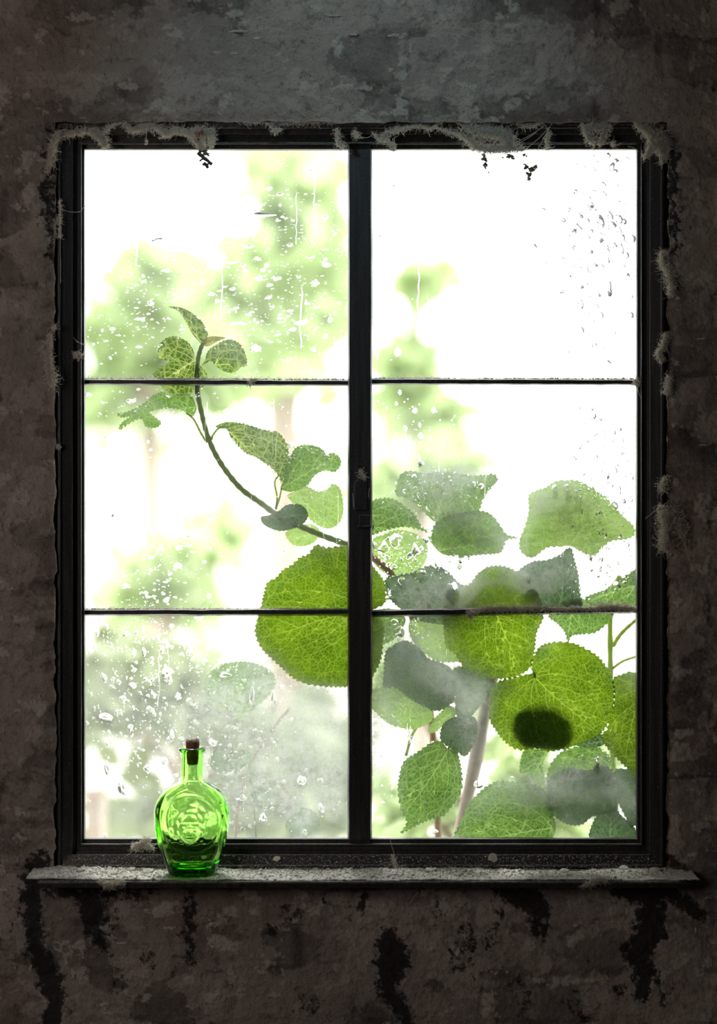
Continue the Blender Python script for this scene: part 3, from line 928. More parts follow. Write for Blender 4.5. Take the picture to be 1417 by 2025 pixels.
def leaf(parent, pts, J, T, y0, mat='mid', tilt=(0, 0), fold=.12, curl=0.0, teeth=1.6, tooth_len=9.0, ripple=5.0, vein='vein', label=None, nlat=6, vw=1.0, seed=None, name='leaf', vmin=None):
    """one leaf: a curved serrated blade through the traced outline, with midrib and side veins standing proud.
    y0 depth at the junction in metres; tilt = metres of depth per 100 px in x and y"""
    seed = seed if seed is not None else int(J[0] * 3 + J[1])
    pts = np.asarray(pts, float); J = np.asarray(J, float); T = np.asarray(T, float)
    per = np.sum(np.linalg.norm(np.roll(pts, -1, 0) - pts, axis=1))
    n = max(70, int(per / 1.5))
    ol, L = catmull(pts, True, n)
    area2 = np.sum(ol[:, 0] * np.roll(ol[:, 1], -1) - np.roll(ol[:, 0], -1) * ol[:, 1])
    tg = np.roll(ol, -1, 0) - np.roll(ol, 1, 0); tg /= np.linalg.norm(tg, axis=1)[:, None] + 1e-9
    nr = np.stack([tg[:, 1], -tg[:, 0]], 1) * (1 if area2 > 0 else -1)
    s = np.arange(n) * L / n
    # teeth lean towards the tip
    ax = (T - J) / (np.linalg.norm(T - J) + 1e-9)
    side = np.sign(tg @ ax)
    ph = s / tooth_len + fbm(s / 60, s * 0, seed, 2) * 2
    fr = ph - np.floor(ph)
    fr = np.where(side > 0, fr, 1 - fr)
    saw = np.where(fr < .75, fr / .75, (1 - fr) / .25)
    far = sstep(8, 30, np.linalg.norm(ol - J, axis=1))
    ol = ol + nr * ((saw - .4) * teeth * 1.55 * far * (.6 + .8 * fbm(s / 23, s * 0 + 4, seed + 5, 2)))[:, None]
    Lm = np.linalg.norm(T - J)
    px_ = np.array([-ax[1], ax[0]])
    # ---- veins
    VP = []
    rnd = random.Random(seed)

    def clear_of(p, lim):
        for vp, _ in VP:
            a_ = vp[:-1]; d_ = vp[1:] - a_
            t_ = np.clip(((p - a_) * d_).sum(1) / ((d_ * d_).sum(1) + 1e-9), 0, 1)
            if np.min(np.hypot(*(p - a_ - t_[:, None] * d_).T)) < lim: return True
        return False

    def path(a, dirv, length, bend, steps, r0, r1):
        p = np.array(a, float); d = np.array(dirv, float); out = [p.copy()]
        st = length / steps
        for i in range(steps):
            d = d + bend * st * .01 * ax + (rnd.random() - .5) * .10 * px_
            d /= np.linalg.norm(d)
            np_ = p + d * st
            if not inside(ol, np_[0], np_[1]):
                if len(out) > 1: break
                if i < 4: p = np_; out = [p.copy()]; continue
                break
            if i > 1 and clear_of(np_, 2.6 if r0 > .5 else 4.0) and VP: break
            p = np_; out.append(p.copy())
        if len(out) < 2: return None
        out = np.array(out)
        VP.append((out, np.linspace(r0, r1, len(out)) * vw * .72))
        return out
    start = J
    sw = (rnd.random() - .5) * .2
    mid = path(start, ax + px_ * sw * .3, Lm * .97, 0.0, 16, 1.3, .3)
    if mid is None:
        mid = np.array([J + (T - J) * .3, J + (T - J) * .6]); VP.append((mid, np.array([1., .6])))
    if nlat > 0:
        for sgn in (-1, 1):
            for k in range(nlat):
                t = k / nlat * .85
                i = min(len(mid) - 1, int(t * (len(mid) - 1)) + (1 if sgn > 0 and k else 0))
                ang = (1.25 - .55 * t) if k == 0 else (.95 - .3 * t)
                dv = ax * math.cos(ang) + px_ * sgn * math.sin(ang)
                lat = path(mid[i], dv, Lm * (.85 - .45 * t), 1.1 + .6 * rnd.random(), 12, .72 - .3 * t, .15)
                if lat is None: continue
                for j in (range(3, len(lat) - 1, 3) if Lm > 100 else ()):
                    d0 = lat[j] - lat[j - 1]; d0 /= np.linalg.norm(d0) + 1e-9
                    pp = np.array([-d0[1], d0[0]]) * (-sgn if (j // 2) % 2 or k else -sgn)
                    pp = pp * (1 if (j // 2) % 2 else -1)
                    path(lat[j], d0 * .75 + pp * .7, Lm * .20 * (1 - .4 * j / len(lat)), .4, 6, .34, .1)
        if nlat > 4:   # the strong backward pair of a heart-shaped leaf
            for sgn in (-1, 1):
                dv = ax * math.cos(1.9) + px_ * sgn * math.sin(1.9)
                path(J, dv, Lm * .6, .9, 10, .6, .15)
    # interior points
    sp = max(3.0, min(4.6, math.sqrt(abs(area2) / 2) / 40))
    x0, y0_ = ol.min(0); x1, y1_ = ol.max(0)
    inn = []
    row = 0
    yy = y0_ + sp * .5
    seg = ol
    while yy < y1_:
        xx = x0 + (sp / 2 if row % 2 else 0)
        while xx < x1:
            if inside(ol, xx, yy) and np.min((seg[:, 0] - xx) ** 2 + (seg[:, 1] - yy) ** 2) > (sp * .5) ** 2:
                inn.append((xx, yy))
            xx += sp
        yy += sp * .87; row += 1
    vein_ed = []
    sa = np.concatenate([vp[:-1] for vp, _ in VP]); sb = np.concatenate([vp[1:] for vp, _ in VP]); sr = np.concatenate([vr[:-1] for _, vr in VP])

    def vein_d(p):
        d = sb - sa
        t = np.clip(((p[:, None, :] - sa) * d).sum(-1) / ((d * d).sum(-1) + 1e-9), 0, 1)
        q_ = np.linalg.norm(p[:, None, :] - sa - t[..., None] * d, axis=-1) - sr
        return q_.min(1)
    if len(inn):
        ia = np.array(inn); inn = ia[vein_d(ia) > .9].tolist()
    allp = [Vector(p) for p in ol.tolist()] + [Vector(p) for p in inn]
    ed = [(i, (i + 1) % n) for i in range(n)]
    vein_pts = []
    for (vp, vr) in VP:
        b0 = len(allp) + len(vein_pts)
        vein_pts += [Vector(p) for p in vp.tolist()]
        vein_ed += [(b0 + i, b0 + i + 1) for i in range(len(vp) - 1)]
    allp = allp + vein_pts; ed = ed + vein_ed
    vv, _, ff, _, _, _ = delaunay_2d_cdt(allp, ed, [], 1, 1e-4)
    q = np.array([(v.x, v.y) for v in vv])

    def depth(p):
        p = np.atleast_2d(p)
        u = (p - J) @ ax / Lm; v = (p - J) @ px_ / Lm
        d = y0 + (p[:, 0] - J[0]) / 100 * tilt[0] + (p[:, 1] - J[1]) / 100 * tilt[1]
        d = d + fold * np.abs(v) * Lm * K * 1.0 + curl * u * u * Lm * K
        d = d + (fbm(p[:, 0] / 38, p[:, 1] / 38, seed, 3) - .5) * ripple * K * 1.6
        # puckering between the side veins
        d = d + np.sin((u * 1.0 + np.abs(v) * .75) * nlat * 6.28) * ripple * .06 * K * np.minimum(1, np.abs(v) * 5)
        lo = .0052 if y0 > 0 else -1
        # leaves pressed on the pane flatten against it
        d = np.where(d < lo + .003, lo + .003 * np.exp((np.minimum(d, lo + .003) - lo - .003) / .003), d)
        return d
    vd = vein_d(q)
    dd = depth(q) - np.clip(.9 - vd, 0, 1.6) * K * .45
    V = np.array([P(a[0], a[1], b) for a, b in zip(q, dd)])
    lf = mesh(name, V, [tuple(f) for f in ff], M[mat], parent, uv=q / 100.0, attrs=dict(vein=np.minimum(vd, 6.0)))
    if label: lf['label'] = label
    return lf


def stalk(parent, pts, r0, r1, mat, name='stem', n=8, hair=0):
    """pts: (px, py, depth)"""
    c, L = catmull(pts, False, max(12, int(len(pts) * 9)))
    R = np.linspace(r0, r1, len(c)) * K
    R = R * (1 + .10 * np.sin(np.arange(len(c)) * 1.3))
    mb = MB()
    W = [P(*p) for p in c]
    mb.tube(W, list(R), n)
    rnd = random.Random(int(pts[0][0]))
    for k in range(hair):
        i = rnd.randrange(len(W) - 1); t = rnd.random()
        p = Vector(W[i]).lerp(Vector(W[i + 1]), t)
        d = Vector((rnd.gauss(0, 1), rnd.gauss(0, .6), rnd.gauss(0, 1))).normalized()
        mb.tube([p + d * R[i] * .8, p + d * (R[i] + K * (1.5 + 2 * rnd.random()))], [K * .3, K * .1], 3, cap=False)
    return mb.build(name, M[mat], parent)


def Z(zone, pts):
    ox, oy, s = {'A': (200, 580, 2.624), 'B': (700, 900, 2.3617), 'C': (480, 1060, 4.428), 'E': (720, 1200, 2.443), 'F': (160, 1220, 2.624)}[zone]
    return [(ox + x / s, oy + y / s) for x, y in pts]


def Z1(zone, x, y):
    return Z(zone, [(x, y)])[0]


# --- the arching shoot on the left
shoot = empty('climbing_shoot', (0.12, 0.05, 0.0), 'arching green shoot with small fresh leaves rising behind the left middle pane', 'plant')
S = [Z1('A', *p) for p in [(1290, 1308), (1150, 1258), (1030, 1208), (970, 1180), (890, 1135), (830, 1090), (730, 1018), (650, 925), (590, 830), (552, 740), (530, 660), (512, 580), (500, 520)]]
dep = [.030, .024, .018, .016, .014, .013, .012, .011, .011, .011, .011, .011, .011]
stalk(shoot, [(a, b, d) for (a, b), d in zip(S, dep)], 6.4, 5.0, 'stem', 'stem', 10, 160)
stalk(shoot, [(S[-1][0], S[-1][1], .011), (*Z1('A', 496, 440), .011), (*Z1('A', 500, 360), .011), (*Z1('A', 512, 300), .011), (*Z1('A', 528, 258), .011)], 5.2, 4.2, 'stem', 'stem_tip', 10, 60)
# the woody lower part, behind the mullion and down to the ground
stalk(shoot, [(S[0][0] - 1, S[0][1], .030), (740, 1105, .04), (800, 1180, .055), (850, 1400, .075), (870, 1800, .09), (880, 2600, .10), (885, 3960, .10)], 6.6, 13, 'stem_brown', 'woody_stem', 10)
leaf(shoot, Z('A', [(525, 264), (497, 240), (470, 205), (440, 150), (405, 98), (378, 80), (350, 70), (395, 71), (435, 82), (482, 110), (520, 145), (545, 185), (553, 212), (545, 242)]),
     Z1('A', 525, 262), Z1('A', 352, 71), .011, 'young', (0, 0), .45, .1, 1.3, 6, 3, nlat=5, vw=.8)
leaf(shoot, Z('A', [(484, 352), (480, 305), (455, 260), (412, 232), (370, 224), (330, 238), (300, 268), (297, 310), (302, 338), (330, 345), (357, 350), (345, 366), (312, 382), (270, 414), (280, 438), (308, 480),
                    (345, 508), (375, 522), (430, 521), (472, 517), (515, 500), (532, 478), (550, 437), (540, 408), (512, 374)]),
     Z1('A', 484, 352), Z1('A', 330, 430), .008, 'young', (0, 0), .15, 0, 1.6, 8, 4, label='rounded leaf with a bite in its left edge', nlat=5, vw=1.1)
leaf(shoot, Z('A', [(518, 378), (540, 345), (545, 318), (562, 290), (602, 265), (645, 243), (692, 246), (730, 275), (748, 320), (756, 372), (722, 385), (685, 412), (640, 405), (605, 385), (572, 352), (545, 362)]),
     Z1('A', 518, 378), Z1('A', 752, 360), .009, 'young', (.002, 0), .3, .1, 1.4, 7, 4, nlat=5, vw=.9)
leaf(shoot, Z('A', [(535, 272), (528, 246), (560, 226), (602, 224), (645, 232), (607, 247), (577, 264), (550, 276)]), Z1('A', 535, 268), Z1('A', 640, 232), .010, 'bud', (0, 0), .4, 0, 1, 6, 2, nlat=3, vw=.6, name='bud_leaf')
leaf(shoot, Z('A', [(488, 575), (465, 530), (402, 524), (342, 536), (320, 513), (270, 530), (230, 565), (190, 590), (140, 613), (84, 627), (108, 644), (150, 640), (118, 662), (94, 692), (100, 708), (150, 672), (208, 652),
                    (232, 690), (286, 697), (312, 670), (280, 645), (252, 618), (300, 602), (370, 596), (430, 612), (472, 638), (492, 610)]),
     Z1('A', 488, 590), Z1('A', 110, 632), .009, 'mid', (0, 0), .1, .05, 1.8, 7, 6, vein='vein_dull', nlat=5, vw=.7, label='torn drooping leaf with ragged tip')
stalk(shoot, [(*Z1('A', 440, 620), .0085), (*Z1('A', 480, 655), .009), (*Z1('A', 520, 730), .010), (*Z1('A', 548, 775), .011)], 1.8, 2.4, 'stem_pale', 'leaf_stalk')
leaf(shoot, Z('A', [(592, 690), (640, 670), (700, 670), (770, 684), (850, 710), (910, 718), (950, 760), (970, 812), (976, 870), (960, 922), (935, 985), (922, 950), (890, 912), (860, 890), (800, 850), (748, 828), (700, 780), (668, 740), (652, 706), (620, 702)]),
     Z1('A', 630, 690), Z1('A', 935, 975), .010, 'young', (.001, 0), .3, .05, 1.6, 8, 5, nlat=6, vw=.9)
stalk(shoot, [(*Z1('A', 572, 760), .011), (*Z1('A', 580, 735), .011), (*Z1('A', 610, 700), .010), (*Z1('A', 650, 690), .0095)], 2.4, 1.6, 'stem_pale', 'leaf_stalk')
leaf(shoot, Z('A', [(930, 1012), (948, 960), (958, 900), (985, 840), (1012, 800), (1060, 786), (1120, 795), (1156, 820), (1166, 842), (1198, 828), (1236, 850), (1242, 892), (1210, 927), (1160, 920), (1108, 945), (1075, 990), (1030, 1016), (985, 1030), (950, 1024)]),
     Z1('A', 930, 1012), Z1('A', 1230, 850), .010, 'mid', (0, 0), .2, .05, 1.4, 8, 5, vein='vein', nlat=6, vw=.8)
leaf(shoot, Z('A', [(965, 1050), (1000, 1030), (1060, 1002), (1130, 1030), (1180, 1010), (1200, 988), (1236, 1010), (1250, 1060), (1256, 1130), (1236, 1190), (1190, 1220), (1140, 1212), (1080, 1170), (1040, 1110), (1000, 1092)]),
     Z1('A', 1000, 1035), Z1('A', 1190, 1216), .022, 'pale', (0, 0), .15, .05, 1.4, 8, 5, nlat=5, vw=.9)
leaf(shoot, Z('A', [(830, 1160), (870, 1152), (920, 1130), (960, 1100), (1020, 1093), (1060, 1118), (1072, 1160), (1040, 1202), (990, 1222), (930, 1233), (870, 1216), (835, 1190)]),
     Z1('A', 838, 1170), Z1('A', 1068, 1140), .009, 'dark', (0, 0), .2, .05, 1.0, 8, 5, vein='vein_dull', nlat=4, vw=.7)
stalk(shoot, [(*Z1('A', 905, 1120), .013), (*Z1('A', 912, 1060), .011), (*Z1('A', 900, 980), .010), (*Z1('A', 925, 940), .010)], 2.0, 1.4, 'stem_pale', 'leaf_stalk')
stalk(shoot, [(*Z1('A', 905, 1120), .013), (*Z1('A', 925, 1060), .011), (*Z1('A', 935, 1010), .010)], 2.0, 1.4, 'stem_pale', 'leaf_stalk')

# --- the leafy shrub on the right
shrub = empty('leafy_shrub', (0.16, 0.17, 0.0), 'leafy shrub with large serrated leaves pressed against the right panes', 'plant')
stalk(shrub, [(*Z1('E', 640, 250), .12), (*Z1('E', 600, 400), .12), (*Z1('E', 565, 600), .12), (*Z1('E', 525, 800), .125), (*Z1('E', 480, 1020), .13), (*Z1('E', 430, 1400), .15), (870, 2400, .16), (880, 3700, .17)], 14, 18, 'bark', 'trunk', 12)
stalk(shrub, [(*Z1('E', 640, 250), .12), (1000, 1200, .08), (1080, 1130, .06), (1120, 1090, .04)], 9, 4, 'stem', 'branch', 8)
stalk(shrub, [(1220, 1700, .10), (*Z1('E', 1195, 620), .07), (*Z1('E', 1188, 300), .06), (*Z1('E', 1185, 40), .05), (1200, 1180, .045), (1225, 1140, .03)], 7, 5, 'stem_pale', 'branch', 8)
stalk(shrub, [(*Z1('E', 1200, 190), .06), (*Z1('E', 1240, 130), .055), (*Z1('E', 1310, 65), .05), (1290, 1200, .05)], 4.5, 3, 'stem_pale', 'branch', 8)
stalk(shrub, [(*Z1('E', 1195, 300), .06), (*Z1('E', 1250, 262), .06), (*Z1('E', 1330, 235), .06)], 3.0, 2.5, 'stem_pale', 'branch', 8)
stalk(shrub, [(*Z1('E', 600, 400), .12), (860, 1400, .09), (*Z1('E', 240, 600), .05), (*Z1('E', 200, 720), .04)], 5, 3, 'stem_pale', 'branch', 8)
big = 'the largest round leaf, half behind the mullion'
leaf(shrub, Z('C', [(920, 85), (740, 102), (640, 78), (572, 160), (500, 190), (425, 258), (350, 300), (290, 368), (215, 410), (178, 530), (160, 620), (128, 720), (108, 850), (165, 985), (255, 1075), (350, 1162), (430, 1235), (550, 1292),
                    (700, 1315), (850, 1322), (960, 1312), (1100, 1262), (1180, 1150), (1215, 1040), (1225, 900), (1235, 760), (1120, 690), (1150, 640), (1238, 590), (1250, 480), (1235, 395), (1160, 290), (1040, 150)]),
     Z1('C', 1045, 655), Z1('C', 112, 855), .0075, 'big', (0, 0), .02, 0, 2.6, 10, 4, label=big, nlat=6, vw=1.15)
leaf(shrub, Z('B', [(195, 185), (198, 140), (220, 88), (262, 74), (320, 84), (400, 80), (480, 85), (560, 96), (650, 90), (668, 120), (640, 152), (604, 200), (580, 262), (520, 276), (440, 292), (382, 312), (340, 280), (290, 230), (240, 200)]),
     Z1('B', 385, 305), Z1('B', 450, 85), .016, 'mid', (0, -.006), .12, .05, 2.0, 10, 6, vein='vein_dull', nlat=6)
leaf(shrub, Z('B', [(395, 450), (358, 400), (368, 340), (400, 300), (450, 280), (520, 266), (590, 260), (642, 280), (682, 330), (712, 370), (762, 386), (712, 396), (700, 422), (680, 456), (600, 464), (500, 472), (430, 467)]),
     Z1('B', 397, 446), Z1('B', 758, 386), .008, 'mid', (.004, 0), .10, .03, 2.0, 9, 5, vein='vein_dull', nlat=6, label='pointed leaf behind misted glass')
leaf(shrub, Z('B', [(20, 260), (85, 213), (130, 202), (180, 205), (232, 235), (282, 280), (312, 330), (348, 364), (300, 346), (240, 335), (180, 342), (130, 356), (85, 372), (30, 360)]),
     Z1('B', 15, 330), Z1('B', 345, 362), .009, 'mid', (0, 0), .2, .03, 2.0, 9, 5, nlat=6)
leaf(shrub, Z('B', [(815, 190), (852, 165), (890, 153), (940, 124), (1000, 116), (1060, 125), (1120, 160), (1170, 195), (1212, 240), (1260, 290), (1302, 330), (1308, 372), (1270, 392), (1200, 402), (1150, 440), (1120, 470), (1060, 452),
                    (1010, 425), (960, 428), (900, 432), (832, 478), (780, 452), (772, 400), (798, 330), (815, 260)]),
     Z1('B', 1005, 425), Z1('B', 1165, 190), .010, 'pale', (.002, 0), .08, .02, 2.0, 10, 6, nlat=6, label='broad pale green leaf in the upper right')
leaf(shrub, Z('B', [(1008, 432), (1028, 490), (1046, 560), (1054, 640), (1060, 720), (960, 745), (870, 720), (800, 660), (778, 600), (760, 548), (830, 500), (900, 490), (960, 466)]),
     Z1('B', 950, 740), Z1('B', 1008, 435), .014, 'dark', (0, 0), .1, .03, 2.2, 9, 5, vein='vein_dull', nlat=6)
leaf(shrub, [(886, 1192), (905, 1168), (931, 1152), (943, 1136), (962, 1122), (988, 1119), (1013, 1126), (1034, 1141), (1051, 1158), (1064, 1175), (1072, 1200), (1074, 1220), (1068, 1235), (1060, 1254), (1056, 1290), (1048, 1318),
             (1031, 1333), (1002, 1342), (966, 1340), (941, 1331), (916, 1318), (900, 1295), (882, 1279), (877, 1245), (874, 1216)],
     (972, 1200), (1048, 1320), .0085, 'big', (0, 0), .05, 0, 2.2, 10, 4, nlat=6, vw=1.1, label='bright leaf hanging under the right glazing bar')
leaf(shrub, Z('E', [(890, 45), (930, 80), (960, 112), (975, 142), (985, 184), (1000, 142), (1060, 132), (1110, 126), (1160, 92), (1204, 40), (1180, -10), (1110, -30), (1000, -40), (920, -10)]),
     Z1('E', 1010, -30), Z1('E', 985, 180), .016, 'mid', (0, 0), .12, 0, 2.0, 8, 5, nlat=5)
leaf(shrub, Z('B', [(150, 575), (200, 560), (270, 550), (310, 530), (360, 516), (420, 530), (452, 560), (490, 600), (530, 640), (562, 700), (520, 760), (420, 790), (300, 770), (200, 705), (148, 640)]),
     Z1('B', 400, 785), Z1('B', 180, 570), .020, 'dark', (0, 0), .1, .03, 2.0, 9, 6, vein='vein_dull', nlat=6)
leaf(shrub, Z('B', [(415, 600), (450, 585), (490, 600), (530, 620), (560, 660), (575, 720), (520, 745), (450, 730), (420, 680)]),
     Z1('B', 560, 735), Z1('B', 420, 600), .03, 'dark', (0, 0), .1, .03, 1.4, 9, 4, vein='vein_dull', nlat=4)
leaf(shrub, Z('E', [(1000, 174), (1060, 198), (1122, 235), (1162, 280), (1192, 330), (1207, 400), (1202, 480), (1182, 552), (1150, 602), (1108, 632), (1060, 652), (1010, 667), (942, 692), (880, 697), (830, 684), (770, 692), (718, 680), (670, 642),
                    (638, 600), (608, 550), (603, 480), (614, 400), (650, 360), (710, 345), (775, 328), (812, 318), (808, 280), (820, 238), (850, 190), (920, 170)]),
     Z1('E', 826, 342), Z1('E', 1110, 630), .0085, 'big', (0, 0), .04, 0, 2.6, 10, 4, nlat=6, vw=1.2, label='bright round leaf with a dark shape showing through')
leaf(shrub, Z('E', [(715, 560), (740, 505), (800, 478), (870, 470), (940, 488), (990, 540), (1005, 600), (985, 655), (930, 685), (850, 680), (770, 670), (725, 620)]),
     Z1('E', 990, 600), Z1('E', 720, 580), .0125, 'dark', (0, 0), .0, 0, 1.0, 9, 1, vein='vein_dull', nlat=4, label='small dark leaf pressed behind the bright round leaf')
leaf(shrub, Z('E', [(100, 230), (130, 190), (200, 163), (262, 200), (310, 250), (362, 265), (420, 300), (442, 370), (436, 440), (402, 482), (352, 502), (290, 482), (220, 442), (150, 392), (93, 388), (95, 320)]),
     Z1('E', 430, 285), Z1('E', 96, 386), .016, 'dark', (0, 0), .1, .03, 2.0, 9, 5, nlat=6, vein='vein_dull')
leaf(shrub, Z('E', [(215, 80), (270, 48), (350, 58), (392, 110), (402, 190), (462, 252), (420, 268), (350, 262), (290, 220), (230, 160)]),
     Z1('E', 230, 70), Z1('E', 458, 255), .045, 'pale', (0, 0), .1, 0, 1.6, 9, 5, nlat=5)
leaf(shrub, Z('E', [(-20, 400), (45, 395), (100, 388), (170, 400), (232, 440), (300, 480), (332, 520), (312, 562), (230, 592), (170, 582), (110, 560), (50, 505), (-10, 450)]),
     Z1('E', -15, 420), Z1('E', 328, 530), .030, 'pale', (0, 0), .08, 0, 1.8, 9, 5, nlat=5)
leaf(shrub, Z('E', [(455, 530), (430, 533), (388, 558), (368, 600), (370, 645), (402, 674), (450, 702), (488, 722), (530, 662), (547, 600), (540, 545), (500, 522)]),
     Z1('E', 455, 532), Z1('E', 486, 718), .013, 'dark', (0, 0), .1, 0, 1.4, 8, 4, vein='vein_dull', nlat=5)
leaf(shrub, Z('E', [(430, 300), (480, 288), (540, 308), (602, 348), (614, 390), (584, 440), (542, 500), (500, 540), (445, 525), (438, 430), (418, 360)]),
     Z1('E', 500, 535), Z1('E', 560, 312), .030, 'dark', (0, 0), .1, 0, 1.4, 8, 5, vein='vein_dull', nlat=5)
leaf(shrub, Z('E', [(405, 686), (440, 682), (460, 740), (472, 820), (466, 900), (424, 960), (382, 1010), (310, 1030), (240, 1062), (176, 1094), (205, 1040), (178, 980), (163, 900), (165, 840), (190, 750), (258, 702), (320, 660), (370, 650)]),
     Z1('E', 405, 688), Z1('E', 180, 1090), .0085, 'mid', (0, 0), .05, .02, 2.4, 10, 4, nlat=6, vw=1.25, label='pointed ovate leaf in the lower right pane')
leaf(shrub, Z('E', [(308, 602), (330, 550), (368, 510), (410, 478), (442, 500), (430, 540), (382, 572), (342, 606)]),
     Z1('E', 440, 500), Z1('E', 312, 602), .028, 'pale', (0, 0), .1, 0, 1.2, 7, 4, nlat=4)
leaf(shrub, Z('E', [(425, 1140), (470, 1030), (500, 960), (560, 892), (610, 856), (650, 843), (720, 847), (800, 854), (852, 870), (892, 920), (902, 980), (925, 1060), (900, 1120), (800, 1150), (650, 1165), (500, 1165)]),
     Z1('E', 905, 1068), Z1('E', 440, 1130), .010, 'mid', (0, 0), .06, .02, 2.4, 10, 5, nlat=6, vw=1.2, label='large leaf cut off by the bottom of the sash')
leaf(shrub, Z('E', [(885, 850), (930, 800), (1000, 780), (1080, 790), (1150, 768), (1202, 800), (1212, 880), (1222, 965), (1190, 995), (1100, 1015), (1050, 1052), (990, 1052), (930, 1022), (888, 970)]),
     Z1('E', 1205, 960), Z1('E', 890, 870), .014, 'dark', (0, 0), .08, 0, 1.8, 9, 5, vein='vein_dull', nlat=5, label='leaf veiled by a thick patch of mist')
leaf(shrub, Z('E', [(878, 845), (900, 760), (950, 702), (1010, 680), (1080, 670), (1150, 690), (1192, 740), (1198, 800), (1100, 810), (980, 790), (920, 826)]),
     Z1('E', 1190, 780), Z1('E', 885, 835), .024, 'mid', (0, 0), .1, 0, 2.4, 9, 8, nlat=6, vw=1.1)
leaf(shrub, Z('E', [(1200, 350), (1240, 328), (1305, 318), (1370, 400), (1385, 600), (1345, 750), (1300, 825), (1270, 782), (1230, 742), (1190, 702), (1160, 662), (1143, 622), (1172, 590), (1200, 500), (1206, 420)]),
     Z1('E', 1345, 400), Z1('E', 1230, 735), .0095, 'big', (0, 0), .05, 0, 2.2, 10, 5, nlat=6, vw=1.1, label='bright leaf cut by the right edge of the sash')
leaf(shrub, Z('E', [(1208, 795), (1262, 785), (1330, 820), (1350, 960), (1300, 1062), (1245, 985), (1212, 900)]),
     Z1('E', 1345, 840), Z1('E', 1225, 950), .020, 'dark', (0, 0), .1, 0, 1.6, 9, 4, vein='vein_dull', nlat=4)
leaf(shrub, Z('E', [(1090, 1130), (1105, 1040), (1150, 980), (1202, 958), (1242, 1010), (1300, 1060), (1330, 1140), (1200, 1165)]),
     Z1('E', 1180, 1150), Z1('E', 1205, 962), .018, 'dark', (0, 0), .1, 0, 1.4, 8, 4, vein='vein', nlat=5)
leaf(shrub, Z('B', [(1080, 665), (1140, 640), (1200, 610), (1260, 570), (1335, 530), (1350, 640), (1330, 700), (1180, 712), (1100, 695)]),
     Z1('B', 1340, 600), Z1('B', 1085, 668), .014, 'mid', (0, 0), .3, 0, 1.8, 9, 10, vein='vein_dull', nlat=5)
leaf(shrub, Z('E', [(750, 800), (768, 700), (830, 688), (884, 700), (862, 760), (872, 850), (825, 852), (790, 800)]),
     Z1('E', 880, 700), Z1('E', 800, 850), .024, 'mid', (0, 0), .2, 0, 1.2, 7, 6, nlat=4)
leaf(shrub, Z('B', [(85, 400), (140, 370), (210, 350), (290, 370), (340, 420), (330, 500), (260, 560), (160, 560), (90, 500)]),
     Z1('B', 330, 470), Z1('B', 95, 450), .05, 'pale', (0, 0), .1, 0, 1.4, 8, 6, nlat=5)
leaf(shrub, Z('E', [(-30, 60), (60, 20), (130, 10), (200, 60), (150, 150), (70, 200), (40, 300), (-20, 330), (-40, 200)]),
     Z1('E', 190, 60), Z1('E', -20, 320), .03, 'mid', (0, 0), .1, 0, 1.6, 9, 5, nlat=5)
leaf(shrub, Z('E', [(1120, 600), (1160, 640), (1150, 670), (1080, 680), (1010, 670), (960, 700), (1000, 640), (1060, 620)]),
     Z1('E', 1150, 650), Z1('E', 965, 695), .02, 'dark', (0, 0), .1, 0, 1.6, 7, 4, nlat=4, vein='vein_dull')
for a, b in (((826, 342), (800, 290)), ):
    stalk(shrub, [(*Z1('E', *a), .009), (*Z1('E', *b), .02), (*Z1('E', 700, 260), .08)], 2.2, 2.6, 'stem_pale', 'leaf_stalk')
stalk(shrub, [(*Z1('E', 405, 688), .009), (*Z1('E', 425, 640), .02), (*Z1('E', 500, 560), .09)], 2.0, 2.4, 'stem_pale', 'leaf_stalk')
stalk(shrub, [(*Z1('C', 1045, 655), .009), (740, 1190, .02), (790, 1180, .06)], 2.6, 3, 'stem_pale', 'leaf_stalk')

# --- the young plant behind the lower left pane
sap = empty('garden_sapling', (-0.08, 0.30, 0.0), 'young plant blurred behind the misted lower left pane', 'plant')
leaf(sap, Z('F', [(640, 335), (700, 262), (800, 233), (900, 240), (982, 280), (1012, 340), (962, 422), (902, 470), (852, 540), (800, 522), (782, 480), (700, 482), (650, 402)]), Z1('F', 850, 540), Z1('F', 700, 270), .07, 'mid', (0, 0), .15, 0, 1.6, 10, 8, nlat=5, vein='vein_dull')
leaf(sap, Z('F', [(795, 822), (805, 760), (830, 712), (852, 686), (880, 715), (905, 780), (905, 822), (870, 770), (840, 780)]), Z1('F', 852, 690), Z1('F', 798, 820), .014, 'mid', (0, 0), .3, 0, 1.0, 7, 3, nlat=4)
stalk(sap, [(*Z1('F', 760, 940), .05), (*Z1('F', 785, 860), .03), (*Z1('F', 800, 815), .018), (*Z1('F', 850, 695), .014)], 2.2, 1.6, 'stem_pale', 'leaf_stalk')
stalk(sap, [(*Z1('F', 908, 1150), .02), (*Z1('F', 903, 1060), .016), (*Z1('F', 893, 920), .012), (*Z1('F', 876, 825), .010)], 1.4, 1.0, 'stem', 'dry_stem')
stalk(sap, [(*Z1('F', 1085, 470), .06), (*Z1('F', 1010, 560), .06), (*Z1('F', 920, 690), .06), (*Z1('F', 850, 850), .08), (*Z1('F', 800, 1200), .12), (450, 2400, .25), (440, 3500, .30)], 3.0, 6.0, 'stem_brown', 'stem')
leaf(sap, Z('F', [(880, 900), (930, 860), (1000, 880), (1020, 950), (980, 1000), (910, 980)]), Z1('F', 900, 890), Z1('F', 1000, 980), .10, 'dark', (0, 0), .1, 0, 1.2, 9, 5, vein='vein_dull', nlat=4)
